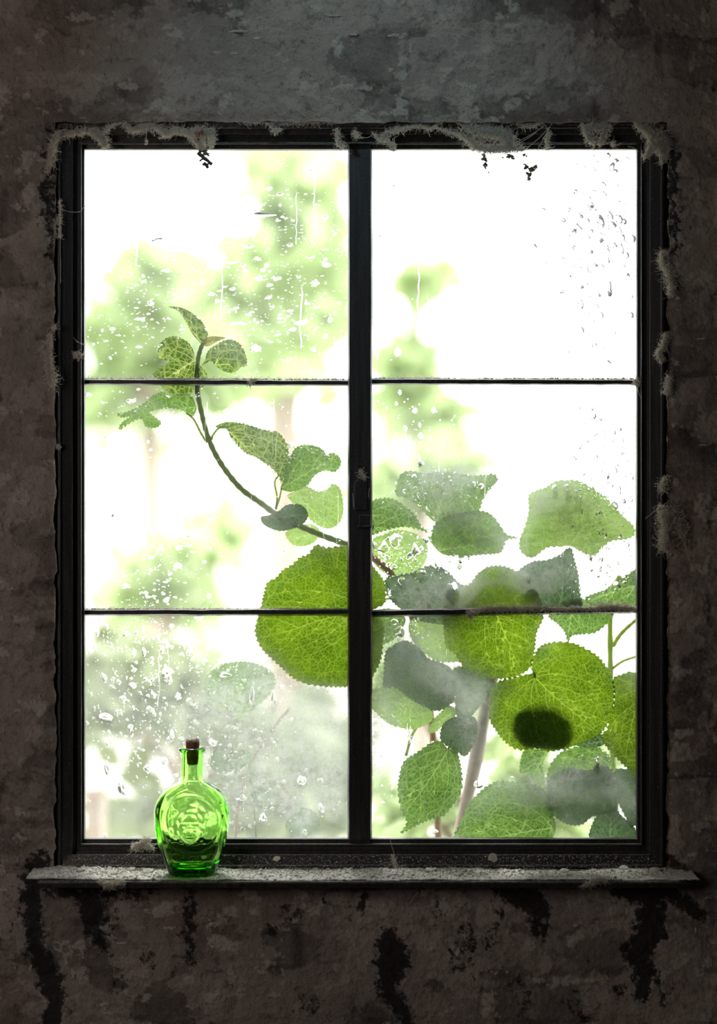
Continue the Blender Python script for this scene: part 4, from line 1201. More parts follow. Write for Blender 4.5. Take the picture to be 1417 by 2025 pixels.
leaf(sap, Z('F', [(1060, 1090), (1090, 1020), (1150, 990), (1220, 1020), (1240, 1080), (1180, 1130), (1110, 1130)]), Z1('F', 1070, 1100), Z1('F', 1230, 1040), .09, 'dark', (0, 0), .1, 0, 1.2, 9, 5, vein='vein_dull', nlat=4)
leaf(sap, Z('F', [(700, 700), (780, 680), (820, 740), (780, 800), (700, 800), (660, 750)]), Z1('F', 810, 720), Z1('F', 670, 760), .09, 'dark', (0, 0), .1, 0, 1.2, 9, 5, vein='vein_dull', nlat=4)
leaf(sap, Z('F', [(1000, 80), (1080, 0), (1040, -60), (1000, -80), (1100, -140), (1200, -60), (1200, 60), (1100, 110)]), Z1('F', 1190, 40), Z1('F', 1010, -70), .08, 'pale', (0, 0), .1, 0, 1.2, 9, 5, nlat=4)
leaf(sap, Z('F', [(1060, -430), (1110, -470), (1200, -480), (1240, -440), (1200, -380), (1110, -370)]), Z1('F', 1230, -440), Z1('F', 1070, -420), .07, 'pale', (0, 0), .1, 0, 1.2, 9, 5, nlat=4)

# ------------------------------------------------------------------ the garden
mb = MB(); mb.box((-14, OUT_Y + .001, -.2), (14, 22, -0.02))
gr = tag(mb.build('garden_ground', M['ground'], smooth=False), kind='structure')


def foliage(blobs, n, size, Y, spread, rnd):
    mb = MB()
    for k in range(n):
        bx, by, rx, ry = rnd.choice(blobs)
        a, b, c = rnd.gauss(0, .55), rnd.gauss(0, .55), rnd.gauss(0, .5)
        o = Vector(P(bx + a * rx, by + b * ry, Y + c * spread))
        s = size * (.6 + .8 * rnd.random())
        d = Vector((rnd.gauss(0, 1), rnd.gauss(0, 1), rnd.gauss(-.4, .8))).normalized()
        u = d.cross(Vector((rnd.gauss(0, 1), rnd.gauss(0, 1), rnd.gauss(0, 1)))).normalized()
        w = d.cross(u)
        v = [o, o + d * s * .35 + u * s * .32 + w * s * .08, o + d * s * .7 + u * s * .25 + w * s * .08, o + d * s, o + d * s * .7 - u * s * .25 + w * s * .08, o + d * s * .35 - u * s * .32 + w * s * .08]
        mb.add(v, [(0, 1, 2, 3), (0, 3, 4, 5)])
    return mb


def bush(name, label, cat, blobs, n, size, Y, spread, mat, seed, trunk=None, group=None):
    rnd = random.Random(seed)
    bx = sum(b[0] for b in blobs) / len(blobs)
    base = Vector(P(bx, 0, Y)); base.z = -.02
    o = empty(name, base, label, cat, group)
    f = foliage(blobs, n, size, Y, spread, rnd).build('foliage', M[mat], o, smooth=False)
    f['kind'] = 'stuff'
    mb = MB()
    fork = Vector(P(bx, max(b[1] for b in blobs), Y)); fork.z = max(.25, fork.z - .1)
    tr = trunk or .04
    mb.tube([base, base.lerp(fork, .5) + Vector((.03, 0, 0)), fork], [tr, tr * .85, tr * .7], 8)
    for b in blobs:
        mb.tube([fork, fork.lerp(Vector(P(b[0], b[1], Y)), .5) + Vector((0, 0, .05)), P(b[0], b[1], Y)], [tr * .55, tr * .4, tr * .12], 6)
    mb.build('trunk', M['bark'], o)
    return o


bush('garden_tree', 'tall bright green tree blurred behind the upper left pane', 'tree',
     [(545, 345, 80, 40), (600, 350, 70, 60), (520, 520, 90, 50), (600, 590, 80, 90), (480, 590, 90, 60), (560, 690, 90, 70), (600, 470, 60, 60)], 1000, .15, 5.2, .55, 'garden_leaf', 5, .10)
bush('garden_tree', 'bright green tree blurred behind the left side of the upper left pane', 'tree',
     [(290, 520, 90, 50), (360, 560, 80, 50), (220, 650, 100, 50), (340, 680, 110, 60), (250, 740, 110, 60), (430, 760, 120, 70), (180, 800, 90, 50)], 900, .16, 7.9, .3, 'garden_leaf', 6, .09)
bush('garden_tree', 'slender green tree blurred behind the right middle pane', 'tree',
     [(815, 790, 70, 60), (870, 830, 60, 50), (800, 700, 60, 40), (830, 550, 40, 25)], 330, .15, 6.4, .2, 'garden_leaf', 7, .06)
bush('garden_shrub', 'low green shrub blurred behind the left middle pane', 'shrub',
     [(280, 1140, 60, 45), (250, 1190, 60, 30), (380, 1190, 60, 40), (330, 1100, 50, 40), (440, 1060, 40, 30)], 330, .09, 3.0, .25, 'garden_leaf', 8, .02)
bush('garden_shrub', 'pale green shrub blurred behind the right middle pane', 'shrub',
     [(790, 930, 60, 40), (860, 930, 60, 30), (770, 1000, 40, 40), (900, 900, 40, 20)], 330, .10, 4.0, .25, 'garden_leaf', 9, .02)
bush('garden_shrub', 'grey-green shrub blurred behind the lower left pane beside the bottle', 'shrub',
     [(230, 1400, 90, 60), (330, 1380, 90, 70), (420, 1400, 80, 60), (300, 1600, 120, 40), (480, 1600, 90, 60), (600, 1600, 100, 60), (560, 1450, 100, 80), (640, 1520, 60, 80), (260, 1300, 80, 30)], 820, .07, 1.6, .2, 'garden_leaf2', 10, .02)
bush('garden_shrub', 'green shrub blurred low behind the lower right pane', 'shrub',
     [(770, 1600, 50, 60), (850, 1620, 50, 40), (1030, 1500, 60, 60), (1180, 1500, 60, 60), (1000, 1600, 60, 40), (790, 1340, 50, 40), (1130, 1640, 60, 30)], 330, .05, .75, .1, 'garden_leaf', 11, .02)

# a low limewashed garden wall far behind, and a weathered post on the left
mb = MB()
a = P(-1200, 868, 9.0); b = P(2600, 868, 9.0)
mb.box((a[0], 9.0, -.02), (b[0], 9.25, a[2])); mb.box((a[0], 8.95, a[2]), (b[0], 9.30, a[2] + .07))
gw = mb.build('garden_wall', M['gwall'], smooth=False)
tag(gw, 'long pale limewashed garden wall far behind the trees', 'wall')
mb = MB()
a = P(168, 1572, 1.15); b = P(199, 1572, 1.15)
mb.box((a[0], 1.15, -.02), (b[0], 1.22, a[2])); mb.box((a[0] - .01, 1.14, a[2]), (b[0] + .01, 1.23, a[2] + .012))
tag(mb.build('garden_post', M['post'], smooth=False), 'pinkish beige garden post behind the lower left corner of the window', 'post')


# ------------------------------------------------------------------ the bottle
BYc = -0.052          # its centre in depth
BX = 379.5


def build_bottle():
    base_pt = Vector(P(BX, 0, BYc)); base_pt.z = SZ + .0004
    s = K * (D + BYc) / D
    root = empty('glass_bottle', (base_pt.x, BYc, base_pt.z), 'small green glass flask with embossed face and cork, standing on the dusty sill', 'bottle')
    zb = 1739.5
    # (photo y, half-width px, half-depth px)
    prof = [(1739.5, 30, 24), (1739.3, 40, 32), (1736, 44, 35), (1728, 49, 36.5), (1712, 55, 38), (1680, 66, 40), (1645, 72.5, 41), (1618, 74, 41), (1601, 71, 40), (1584, 63, 37), (1572, 52.5, 33), (1562, 39, 28), (1555.5, 26, 23),
            (1552, 22.3, 21.5), (1545, 21.6, 21.4), (1525, 21.6, 21.6), (1505, 21.8, 21.8), (1500, 22.6, 22.6), (1497.5, 25.6, 25.6), (1494, 26.6, 26.6), (1490.5, 25.6, 25.6), (1488.5, 21.5, 21.5), (1488.5, 17.0, 17.0),
            (1490, 14.6, 14.6)]
    inner = [(1500, 13.6, 13.6), (1525, 14.4, 14.4), (1548, 15.2, 15.2), (1558, 20, 18), (1566, 34, 23), (1576, 47, 28), (1588, 57.5, 31), (1604, 64, 33.5), (1620, 66, 34), (1645, 64.5, 34), (1680, 58, 33), (1706, 49, 31), (1717, 42, 28),
             (1722.5, 30, 22), (1724, 14, 10)]
    NS = 240

    def ring_rows(pr, n):
        c, _ = catmull(np.array(pr, float), False, n)
        return c
    ou = ring_rows(prof, 230); iN = ring_rows(inner, 90)
    V = []
    th = np.arange(NS) * 2 * math.pi / NS

    def section(e, hw, hd):
        # superellipse resampled evenly by arc length
        t = np.linspace(0, 2 * math.pi, 1441)
        c, sn = np.cos(t), np.sin(t)
        x = np.sign(c) * np.abs(c) ** (2 / e) * hw; y = np.sign(sn) * np.abs(sn) ** (2 / e) * hd
        L = np.r_[0, np.cumsum(np.hypot(np.diff(x), np.diff(y)))]
        q = np.linspace(0, L[-1], NS, endpoint=False)
        return np.interp(q, L, x), np.interp(q, L, y)

    def emb(x, z, side):
        """relief of the front: a raised ring and a face in its middle (px, px from the medallion's centre)"""
        r = np.hypot(x, z)
        h = .75 * np.exp(-((r - 57) / 2.4) ** 2) - .35 * sstep(57, 54, r)
        if side > 0:
            ex, ez = x - 0, z + 7
            head = 1 - (ex / 21) ** 2 - (ez / 29) ** 2
            h = h + 3.2 * np.sqrt(np.clip(head, 0, 1))
            h = h + 2.6 * np.exp(-((ex - 0) / 2.8) ** 2 - ((ez + 1) / 8) ** 2)                # nose
            for sx in (-1, 1):
                h = h - 1.9 * np.exp(-((ex - sx * 8) / 4) ** 2 - ((ez - 5) / 2.6) ** 2)      # eye hollows
                h = h + 1.2 * np.exp(-((ex - sx * 8) / 2.2) ** 2 - ((ez - 5) / 1.4) ** 2)    # eyes
                h = h + 1.0 * np.exp(-((ex - sx * 8) / 5.5) ** 2 - ((ez - 10) / 1.5) ** 2)   # brows
                h = h + 1.1 * np.exp(-((ex - sx * 10) / 5) ** 2 - ((ez + 8) / 5) ** 2)       # cheeks
            h = h + 1.4 * np.exp(-(ex / 6) ** 2 - ((ez + 14) / 1.5) ** 2) - 1.2 * np.exp(-(ex / 6) ** 2 - ((ez + 16.5) / 1.0) ** 2) + 1.2 * np.exp(-(ex / 5) ** 2 - ((ez + 19) / 1.6) ** 2)
            rr = np.hypot(ex / 21, (ez) / 29)
            an = np.arctan2(ez, ex)
            h = h + (1.0 + .6 * np.sin(an * 9 + rr * 6)) * np.exp(-((rr - 1.15) / .13) ** 2) * (ez > -14)   # wavy hair
            h = h + .5 * np.exp(-((r - 37) / 3.0) ** 2) * (.5 + .5 * np.sin(an * 14))          # ring of beads
        return h

    for (py, hw, hd) in ou:
        body = sstep(1552, 1575, py)
        e = 2 + .9 * body
        x, y = section(e, hw, hd)
        sn = y / hd
        zrel = (1635 - py)
        k = sstep(.35, .8, np.abs(sn)) * body
        k *= sstep(72, 62, np.hypot(x, zrel)) if True else 1
        h = np.where(sn < 0, emb(x, zrel, 1), emb(x, zrel, -1) * .35)
        y = y + np.sign(sn) * h * k
        # upright flutes at the sides of the body
        fl = body * np.exp(-((np.abs(x) - hw * .80) / 3.0) ** 2) * sstep(1570, 1600, py) * sstep(1738, 1715, py)
        y = y - np.sign(sn) * fl * 1.8
        for i in range(NS):
            V.append((base_pt.x + x[i] * s, BYc + y[i] * s, base_pt.z + (zb - py) * s))
    n1 = len(ou)
    for (py, hw, hd) in iN:
        body = sstep(1552, 1575, py); e = 2 + .7 * body
        x, y = section(e, hw, hd)
        wv = 1 + .02 * np.sin(th * 3 + py * .05) * body + .012 * np.sin(th * 5 - py * .11) * body
        for i in range(NS):
            V.append((base_pt.x + x[i] * s * wv[i], BYc + y[i] * s * wv[i], base_pt.z + (zb - py) * s))
    R = n1 + len(iN)
    F = []
    for r in range(R - 1):
        for i in range(NS):
            j = (i + 1) % NS
            F.append((r * NS + i, r * NS + j, (r + 1) * NS + j, (r + 1) * NS + i))
    # push-up in the base and floor of the inside
    b = len(V)
    V.append((base_pt.x, BYc, base_pt.z + 4 * s)); V.append((base_pt.x, BYc, base_pt.z + (zb - 1722.5) * s))
    for i in range(NS):
        j = (i + 1) % NS
        F.append((b, j, i)); F.append((b + 1, (R - 1) * NS + i, (R - 1) * NS + j))
    mesh('bottle_body', V, F, M['bottle'], root)
    # cork: domed crumbly top, tapered
    mbk = MB()
    pts = []; rad = []
    for (py, r) in ((1522, 7.5), (1521, 10.4), (1505, 11.6), (1493, 12.4), (1489, 13.2), (1481, 13.6), (1477, 13.2), (1474.5, 10.5), (1473.5, 5)):
        pts.append((base_pt.x + (385.5 - BX) * 0 * s, BYc, base_pt.z + (zb - py) * s)); rad.append(r * s)
    mbk.tube(pts, rad, 32)
    rnd = random.Random(4)
    vv = []
    for (x, y, z) in mbk.v:
        q = 1 + (rnd.random() - .5) * .07
        vv.append((base_pt.x + (x - base_pt.x) * q + .0006, BYc + (y - BYc) * q, z + (rnd.random() - .5) * .0004))
    mesh('cork', vv, mbk.f, M['cork'], root, smooth=False)['label'] = 'reddish brown crumbly cork'
    # wax crumbs round the mouth
    mbk = MB()
    for k in range(46):
        a = rnd.random() * 6.28; r = rnd.uniform(2, 13)
        mbk.rock((base_pt.x + math.cos(a) * r * s + .0006, BYc + math.sin(a) * r * s, base_pt.z + (zb - 1474.5 + rnd.random() * 1.5) * s), s * rnd.uniform(.8, 1.9), .8, rnd)
    g = mbk.build('cork_crumbs', M['dust'], root, smooth=False); g['kind'] = 'stuff'
    return root


build_bottle()

# ------------------------------------------------------------------ dust and rubble on the sill
def build_dust():
    xa, xb = P(84, 0, SILL_B)[0] - .004, P(1334, 0, SILL_B)[0] + .012
    nx, ny = 900, 46
    gx = np.linspace(xa, xb, nx); gy = np.linspace(SILL_B + .0, SILL_F + .002, ny)
    X, Y = np.meshgrid(gx, gy)
    u, v = X / K, Y / K
    back = (Y - SILL_F) / (SILL_B - SILL_F)
    cov = fbm(u / 70, v / 40, 500, 5, .6) + .10 * back
    h = .0001 + np.clip(cov - .36, 0, 1) * .0045
    h = h + (fbm(u / 9, v / 9, 510, 5, .65) - .42) * .0030 * sstep(.34, .55, cov)
    h = h + .0030 * np.exp(-((back - 1) / .13) ** 2) * (.4 + fbm(u / 30, v * 0, 520))
    left = np.exp(-((X - xa - .02) / .05) ** 2)
    h = h + left * (.0012 + .0022 * fbm(u / 14, v / 14, 530))
    h = h * sstep(0, .06, back) - .0006 * (1 - sstep(0, .05, back))
    hb = np.hypot((X - P(BX, 0, BYc)[0]) / (46 * K), (Y - BYc) / (36 * K))
    h = np.where(hb < 1.25, np.minimum(h, -.0002 + .0015 * np.clip(hb - 1, 0, 1)), h)
    V = np.stack([X, Y, SZ + h], -1).reshape(-1, 3)
    idx = np.arange(nx * ny).reshape(ny, nx)
    F = np.stack([idx[:-1, :-1].ravel(), idx[1:, :-1].ravel(), idx[1:, 1:].ravel(), idx[:-1, 1:].ravel()], 1)
    o = mesh('sill_dust', V, F, M['dust'])
    tag(o, 'layer of pale grey dust covering the window sill', 'dust', kind='stuff')
    return X, Y, h


DX, DY, DH = build_dust()


def sill_h(x, y):
    i = int(np.clip((x - DX[0, 0]) / (DX[0, -1] - DX[0, 0]) * (DX.shape[1] - 1), 0, DX.shape[1] - 1))
    j = int(np.clip((y - DY[0, 0]) / (DY[-1, 0] - DY[0, 0]) * (DX.shape[0] - 1), 0, DX.shape[0] - 1))
    return SZ + max(0, DH[j, i])


rnd = random.Random(77)
mb = MB()
for k in range(7500):
    px = rnd.uniform(84, 1330)
    if rnd.random() < .35: px = rnd.gauss(200, 70) if rnd.random() < .5 else rnd.gauss(800, 160)
    if not 84 < px < 1328: continue
    y = SILL_F + .003 + (SILL_B - SILL_F - .006) * (rnd.random() ** .8)
    x = P(px, 0, y)[0]
    if math.hypot((x - P(BX, 0, BYc)[0]) / (46 * K), (y - BYc) / (36 * K)) < 1.12: continue
    r = K * (rnd.uniform(.5, 1.5) if rnd.random() < .9 else rnd.uniform(1.5, 3.4))
    mb.rock((x, y, sill_h(x, y) + r * .25), r, .7, rnd)
tag(mb.build('sill_grit', M['dust'], smooth=False), 'fine crumbs and grit scattered over the sill dust', 'grit', kind='stuff')
# grains on the lower mouldings
mb = MB()
for k in range(2200):
    px = rnd.uniform(125, 1300); f = rnd.random() ** .7
    y = -.034 + f * .001; py = 1692 + rnd.random() * 24
    yy = -.0292 - (py - 1690) / 20 * .002 if py < 1711 else -.0342
    r = K * rnd.uniform(.35, 1.1)
    mb.rock(P(px, py, yy - r * .3), r, .9, rnd)
tag(mb.build('frame_grit', M['dust'], smooth=False), 'pale grit stuck to the bottom rail of the window frame', 'grit', kind='stuff')


def chip(px, py, y, w, h, label, mat='flake', seed=1, tilt=.3, cat='chip', group=None, name='plaster_chip', stand=False):
    rnd = random.Random(seed)
    n = 9
    v = []; f = []
    c = Vector(P(px, py, y))
    top = []; bot = []
    for k in range(n):
        a = 2 * math.pi * k / n
        r = .7 + .5 * rnd.random()
        dx = math.cos(a) * w * .5 * r * K; dz = math.sin(a) * h * .5 * r * K
        if stand:
            p = c + Vector((dx, -dz * tilt, dz))
            top.append(p + Vector((0, -.0006, 0))); bot.append(p + Vector((0, .0004, 0)))
        else:
            p = c + Vector((dx, dz * 1.6, dz * .35))
            top.append(p + Vector((0, 0, .0010))); bot.append(p + Vector((0, 0, -.0006)))
    m = sum(top, Vector()) / n + (Vector((0, -.0007, 0)) if stand else Vector((0, 0, .0009)))
    v = top + bot + [m]
    for k in range(n):
        j = (k + 1) % n
        f.append((k, j, 2 * n)); f.append((k, k + n, j + n, j))
    f.append(tuple(range(n, 2 * n))[::-1])
    return tag(mesh(name, v, f, M[mat], smooth=False), label, cat, group)


chip(974, 1697, -.0325, 17, 18, 'pale triangular plaster chip stuck to the bottom rail, right of the mullion', seed=5, stand=True)
chip(546, 1698, -.0325, 15, 11, 'whitish crumb of fluff on the bottom rail, right of the bottle', 'web', seed=6, stand=True, name='fluff_crumb', cat='crumb')
chip(115, 884, -.0365, 15, 14, 'pale plaster lump stuck on the left edge of the frame', 'flake', seed=7, stand=True, name='plaster_lump')
for i, (px, y, w, h, lb) in enumerate([(292, -.050, 20, 12, 'largest pale chip on the sill, left of the bottle'), (262, -.045, 12, 8, 'small pale chip on the sill, well left of the bottle'), (224, -.060, 14, 9, 'chip of plaster at the front edge of the sill, left'),
                                       (160, -.055, 14, 10, 'chip of plaster near the left end of the sill'), (850, -.045, 22, 9, 'grey chip on the sill right of the mullion'), (905, -.062, 14, 7, 'pale chip near the front of the sill, right half'),
                                       (1115, -.042, 18, 10, 'grey chip on the sill below the right pane'), (1232, -.040, 18, 10, 'dark chip of plaster near the right corner of the frame'), (1296, -.045, 24, 12, 'largest grey chip at the right end of the sill')]):
    x = P(px, 0, y)[0]; z = sill_h(x, y) + .0012
    py = CY - (z - ZC) / (K * (D + y) / D)
    chip(px, py, y, w, h, lb, 'dust' if i > 3 else 'flake', seed=20 + i)

# ------------------------------------------------------------------ cobwebs
def cobweb(label, paths, fibres=500, seed=1, y=-.036, fuzz=6, name='cobweb', strands=(), lump=60, cat='cobweb', thick=.33, mat='web'):
    """tangled dusty fibres spread along paths of (px, py, radius px); strands are single threads between two points"""
    rnd = random.Random(seed)
    mb = MB()
    tot = []
    for p in paths:
        p = [q if len(q) == 4 else (*q, y) for q in p]
        if len(p) == 1: p = [p[0], (p[0][0] + .5, *p[0][1:])]
        for a, b in zip(p[:-1], p[1:]):
            tot.append((a, b, math.hypot(b[0] - a[0], b[1] - a[1]) + a[2] * .6))
    W = [t[2] * (t[0][2] + t[1][2] + 2) for t in tot]
    for k in range(int(fibres * 1.5)):
        a, b, L = rnd.choices(tot, W)[0]
        t = rnd.random()
        r = a[2] + (b[2] - a[2]) * t
        core = rnd.random() < .7; sp = .22 if core else .5
        x = a[0] + (b[0] - a[0]) * t + rnd.gauss(0, sp) * r; z = a[1] + (b[1] - a[1]) * t + rnd.gauss(0, sp) * r
        yy = a[3] + (b[3] - a[3]) * t + rnd.gauss(0, .4) * r * K
        d = Vector((rnd.gauss(0, 1) + (b[0] - a[0]) / (L + 1) * .8, rnd.gauss(0, .5), rnd.gauss(0, 1) + (b[1] - a[1]) / (L + 1) * .8)).normalized()
        pts = [P(x, z, yy)]
        st = rnd.uniform(.5, 1.5) * (1.2 + r * .12 if core else 2 + r * .25)
        for i in range(4):
            d = (d + Vector((rnd.gauss(0, .8), rnd.gauss(0, .4), rnd.gauss(0, .8)))).normalized()
            x += d.x * st; z += d.z * st; yy += d.y * st * K
            pts.append(P(x, z, yy))
        mb.tube(pts, K * rnd.uniform(.5, 1.3) * thick, 3, cap=False)
    for k in range(lump):
        a, b, L = rnd.choices(tot, W)[0]
        t = rnd.random(); r = a[2] + (b[2] - a[2]) * t
        mb.rock(P(a[0] + (b[0] - a[0]) * t + rnd.gauss(0, .42) * r, a[1] + (b[1] - a[1]) * t + rnd.gauss(0, .42) * r, a[3] + (b[3] - a[3]) * t), K * rnd.uniform(.6, 1.8), .9, rnd)
    for (x0, y0, x1, y1, sag) in strands:
        pts = []
        for i in range(9):
            t = i / 8
            pts.append(P(x0 + (x1 - x0) * t + rnd.gauss(0, .25), y0 + (y1 - y0) * t + sag * 4 * t * (1 - t), y - .002))
        mb.tube(pts, K * .42, 3, cap=False)
    return tag(mb.build(name, M[mat], smooth=False), label, cat)


cobweb('long dusty cobweb festooned along the top left of the frame',
       [[(112, 268, 5), (150, 262, 5), (185, 258, 6), (205, 275, 7), (206, 292, 4)], [(190, 262, 5), (212, 288, 4)], [(212, 250, 2), (245, 238, 3), (258, 258, 6), (272, 258, 5), (283, 248, 6)],
        [(283, 248, 8), (300, 246, 8), (318, 256, 7), (330, 268, 6), (345, 256, 7), (365, 262, 6), (380, 270, 3)], [(205, 262, 4), (228, 243, 2)]], 3000, 1, lump=420, strands=[(289, 245, 289, 275, 0), (160, 258, 200, 285, -3), (115, 268, 112, 300, 0)])
cobweb('matted cobweb hanging in the top left corner of the frame', [[(114, 262, 5), (104, 285, 7), (103, 305, 8), (96, 325, 6), (92, 340, 4)]], 800, 2, y=-.041, lump=90)
cobweb('knotted cobweb with reddish bits holding the twig at the top left', [[(378, 262, 4), (390, 258, 8), (405, 262, 10), (418, 262, 6)], [(380, 272, 3), (393, 288, 4), (402, 294, 5)], [(401, 265, 4), (401, 290, 4)], [(420, 262, 4), (418, 290, 4)]], 1100, 3, lump=120,
       strands=[(385, 270, 402, 296, 2), (410, 262, 400, 290, -2)])
cobweb('thin cobweb line along the top moulding left of the mullion', [[(425, 238, 1), (520, 243, 2), (600, 243, 3), (665, 238, 4)], [(535, 248, 5), (543, 258, 6), (552, 256, 3)], [(486, 240, 3), (500, 240, 3)]], 700, 4, lump=80, strands=[(668, 250, 666, 285, 0), (668, 280, 690, 292, -6)])
cobweb('wispy cobweb hanging beside the top of the mullion', [[(666, 255, 3), (668, 285, 4), (678, 292, 6)], [(700, 258, 4), (707, 270, 4)], [(735, 262, 1), (752, 280, 4), (760, 272, 3)]], 420, 5, lump=60, strands=[(700, 260, 735, 268, 8)])
cobweb('arched cobweb right of the mullion top', [[(770, 262, 5), (790, 256, 4), (830, 248, 4), (850, 256, 5), (890, 228, 1.5)], [(775, 285, 6), (778, 298, 4)], [(765, 258, 4), (760, 270, 3), (776, 292, 3)], [(892, 228, 1.5), (915, 250, 1)]], 900, 6, lump=130)
cobweb('dense fan of cobweb hanging over the top of the right pane',
       [[(862, 252, 2), (900, 265, 4), (925, 275, 6), (940, 290, 9), (960, 296, 9), (1000, 295, 9), (1035, 295, 5)], [(920, 250, 12), (960, 260, 14), (1000, 265, 12), (1010, 285, 10)], [(1010, 240, 4), (1040, 250, 4), (1075, 240, 4)], [(1085, 258, 3), (1082, 280, 3), (1080, 296, 4)]],
       3600, 7, lump=420, strands=[(1000, 290, 1075, 250, 3), (1010, 295, 1060, 262, 0), (1035, 298, 1095, 240, 4), (950, 250, 1000, 298, 4), (905, 250, 960, 298, 6), (1060, 300, 1090, 245, 0), (990, 240, 1005, 298, 2)], y=-.035)
cobweb('curtain of cobweb hanging near the right end of the top moulding', [[(1150, 243, 2), (1162, 268, 7), (1172, 282, 5)], [(1205, 245, 2), (1192, 270, 5), (1185, 285, 4)], [(1160, 250, 9), (1195, 252, 9)], [(1210, 280, 3), (1213, 288, 2)]], 1300, 8, lump=120, strands=[(1150, 240, 1170, 285, 0), (1208, 240, 1188, 285, 0)])
cobweb('dusty cobweb filling the top right corner of the frame', [[(1255, 246, 3), (1275, 256, 8), (1292, 272, 12), (1304, 285, 11), (1308, 300, 9)], [(1285, 262, 5), (1292, 290, 7), (1275, 310, 4)], [(1300, 265, 16), (1316, 290, 10), (1310, 320, 3)]],
       2600, 9, y=-.040, lump=220, strands=[(1268, 318, 1295, 296, 2), (1268, 312, 1290, 285, 0), (1308, 300, 1308, 335, 0), (1240, 290, 1262, 300, -3)])
cobweb('grey tuft of cobweb on the upper right edge of the frame', [[(1310, 500, 7), (1312, 520, 9), (1322, 535, 7), (1328, 560, 8), (1326, 580, 6)]], 1300, 10, y=-.043, lump=170)
cobweb('wisp of cobweb on the right edge above the upper glazing bar', [[(1316, 660, 4), (1310, 685, 6), (1300, 700, 5), (1308, 715, 4)]], 500, 11, y=-.042, lump=70)
cobweb('small cobweb tuft on the wall beside the upper glazing bar', [[(1320, 745, 4), (1322, 765, 7), (1318, 775, 4)]], 350, 12, y=-.044, lump=50)
cobweb('little cobweb in the corner of the right upper glazing bar', [[(1255, 752, 5), (1262, 760, 3)]], 160, 13, y=-.018, lump=25, strands=[(1258, 762, 1264, 782, 0), (1256, 760, 1268, 790, 1)])
cobweb('small cobweb knot above the fluffy tuft on the right edge', [[(1312, 952, 6), (1310, 968, 7), (1316, 945, 4)]], 450, 14, y=-.043, lump=60)
cobweb('largest fluffy cobweb tuft on the right edge of the frame', [[(1303, 1002, 5), (1312, 1010, 10), (1318, 1040, 12), (1314, 1080, 10), (1328, 1088, 8)], [(1320, 1015, 10), (1340, 1030, 12), (1350, 1060, 8)]], 3000, 15, y=-.044, lump=260, strands=[(1303, 1004, 1275, 1026, 0)])
cobweb('cobweb bundle hanging on the left edge beside the top glazing bar', [[(98, 660, 3), (97, 700, 5), (97, 730, 8), (104, 760, 7)], [(86, 685, 4), (92, 700, 5)], [(103, 650, 3), (110, 645, 2)]], 1400, 16, y=-.043, lump=160)
cobweb('bright threads of spider web at the left edge of the upper left pane', [[(145, 705, 6), (152, 700, 5), (160, 703, 3)]], 150, 17, y=-.026, lump=35, strands=[(118, 683, 162, 704, 3), (125, 700, 165, 703, 0), (145, 668, 166, 682, 2), (120, 690, 150, 705, 0), (150, 676, 166, 680, 0)])
cobweb('faint threads on the left frame near the top pane corner', [[(96, 447, 3), (106, 445, 4), (116, 430, 3)], [(118, 395, 2), (118, 470, 1.5)]], 260, 18, y=-.038, lump=30, strands=[(120, 413, 158, 419, 3), (158, 419, 172, 405, -1), (118, 390, 120, 560, 0)])
cobweb('dusty cobweb wrapped along the lower right glazing bar', [[(925, 1213, 4), (960, 1204, 5), (1010, 1204, 5), (1060, 1203, 5), (1110, 1205, 4), (1180, 1203, 3)], [(1180, 1202, 5), (1225, 1200, 6), (1262, 1206, 4)], [(925, 1210, 3), (930, 1222, 3)]], 2200, 19, y=-.013, lump=200, strands=[(1255, 1212, 1282, 1214, 1), (1280, 1214, 1312, 1240, 0), (1262, 1208, 1290, 1190, 0)])
cobweb('torn cobweb crossing the bottom rail left of the bottle', [[(262, 1678, 5), (280, 1668, 4), (295, 1660, 3)], [(285, 1672, 6), (300, 1676, 3)]], 500, 20, y=-.031, lump=60, strands=[(250, 1692, 296, 1660, 0), (270, 1665, 300, 1680, 1)])
cobweb('pale fibres tangled over the sill front edge left of the bottle', [[(195, 1742, 3), (215, 1748, 5), (245, 1745, 4)], [(205, 1752, 3), (225, 1752, 3)]], 380, 21, y=-.080, lump=40, strands=[(190, 1744, 250, 1748, 4), (200, 1750, 245, 1740, -2)])
cobweb('single curling thread hanging from the sill right of the mullion', [[(775, 1690, 1), (781, 1715, 2)]], 60, 22, y=-.058, lump=8, strands=[(770, 1658, 785, 1710, 0), (779, 1700, 796, 1724, 1), (785, 1742, 815, 1742, -3), (824, 1750, 826, 1765, 2), (826, 1765, 812, 1782, -1), (832, 1750, 885, 1755, -4)])
cobweb('matted fibres over the sill front edge at the right', [[(1160, 1748, 3), (1185, 1738, 4), (1200, 1742, 3)], [(1150, 1752, 2), (1175, 1745, 3)]], 320, 23, y=-.080, lump=40, strands=[(1145, 1756, 1170, 1740, 0)])
cobweb('wispy cobweb on the middle of the mullion above the latch', [[(712, 930, 2), (718, 945, 3)]], 90, 24, y=-.0225, lump=10, strands=[(712, 925, 722, 948, 0), (697, 975, 699, 1003, 0), (730, 965, 728, 985, 0)])
cobweb('short tuft of cobweb on the left glazing bar by the mullion', [[(493, 764, 1.5), (496, 750, 2), (506, 752, 1.5)]], 90, 25, y=-.014, lump=10)
for s, (xa, xb, yy, lb) in enumerate([(170, 686, 749, 'fuzz of dust lying on the upper left glazing bar'), (740, 1254, 748, 'fuzz of dust lying on the upper right glazing bar'), (170, 686, 1204, 'fuzz of dust lying on the lower left glazing bar')]):
    cobweb(lb, [[(xa, yy, 1.3), ((xa + xb) / 2, yy + .6, 1.3), (xb, yy + 1, 1.6)]], 650, 40 + s, y=-.006, lump=260, name='dust_fuzz', cat='dust', thick=.28)


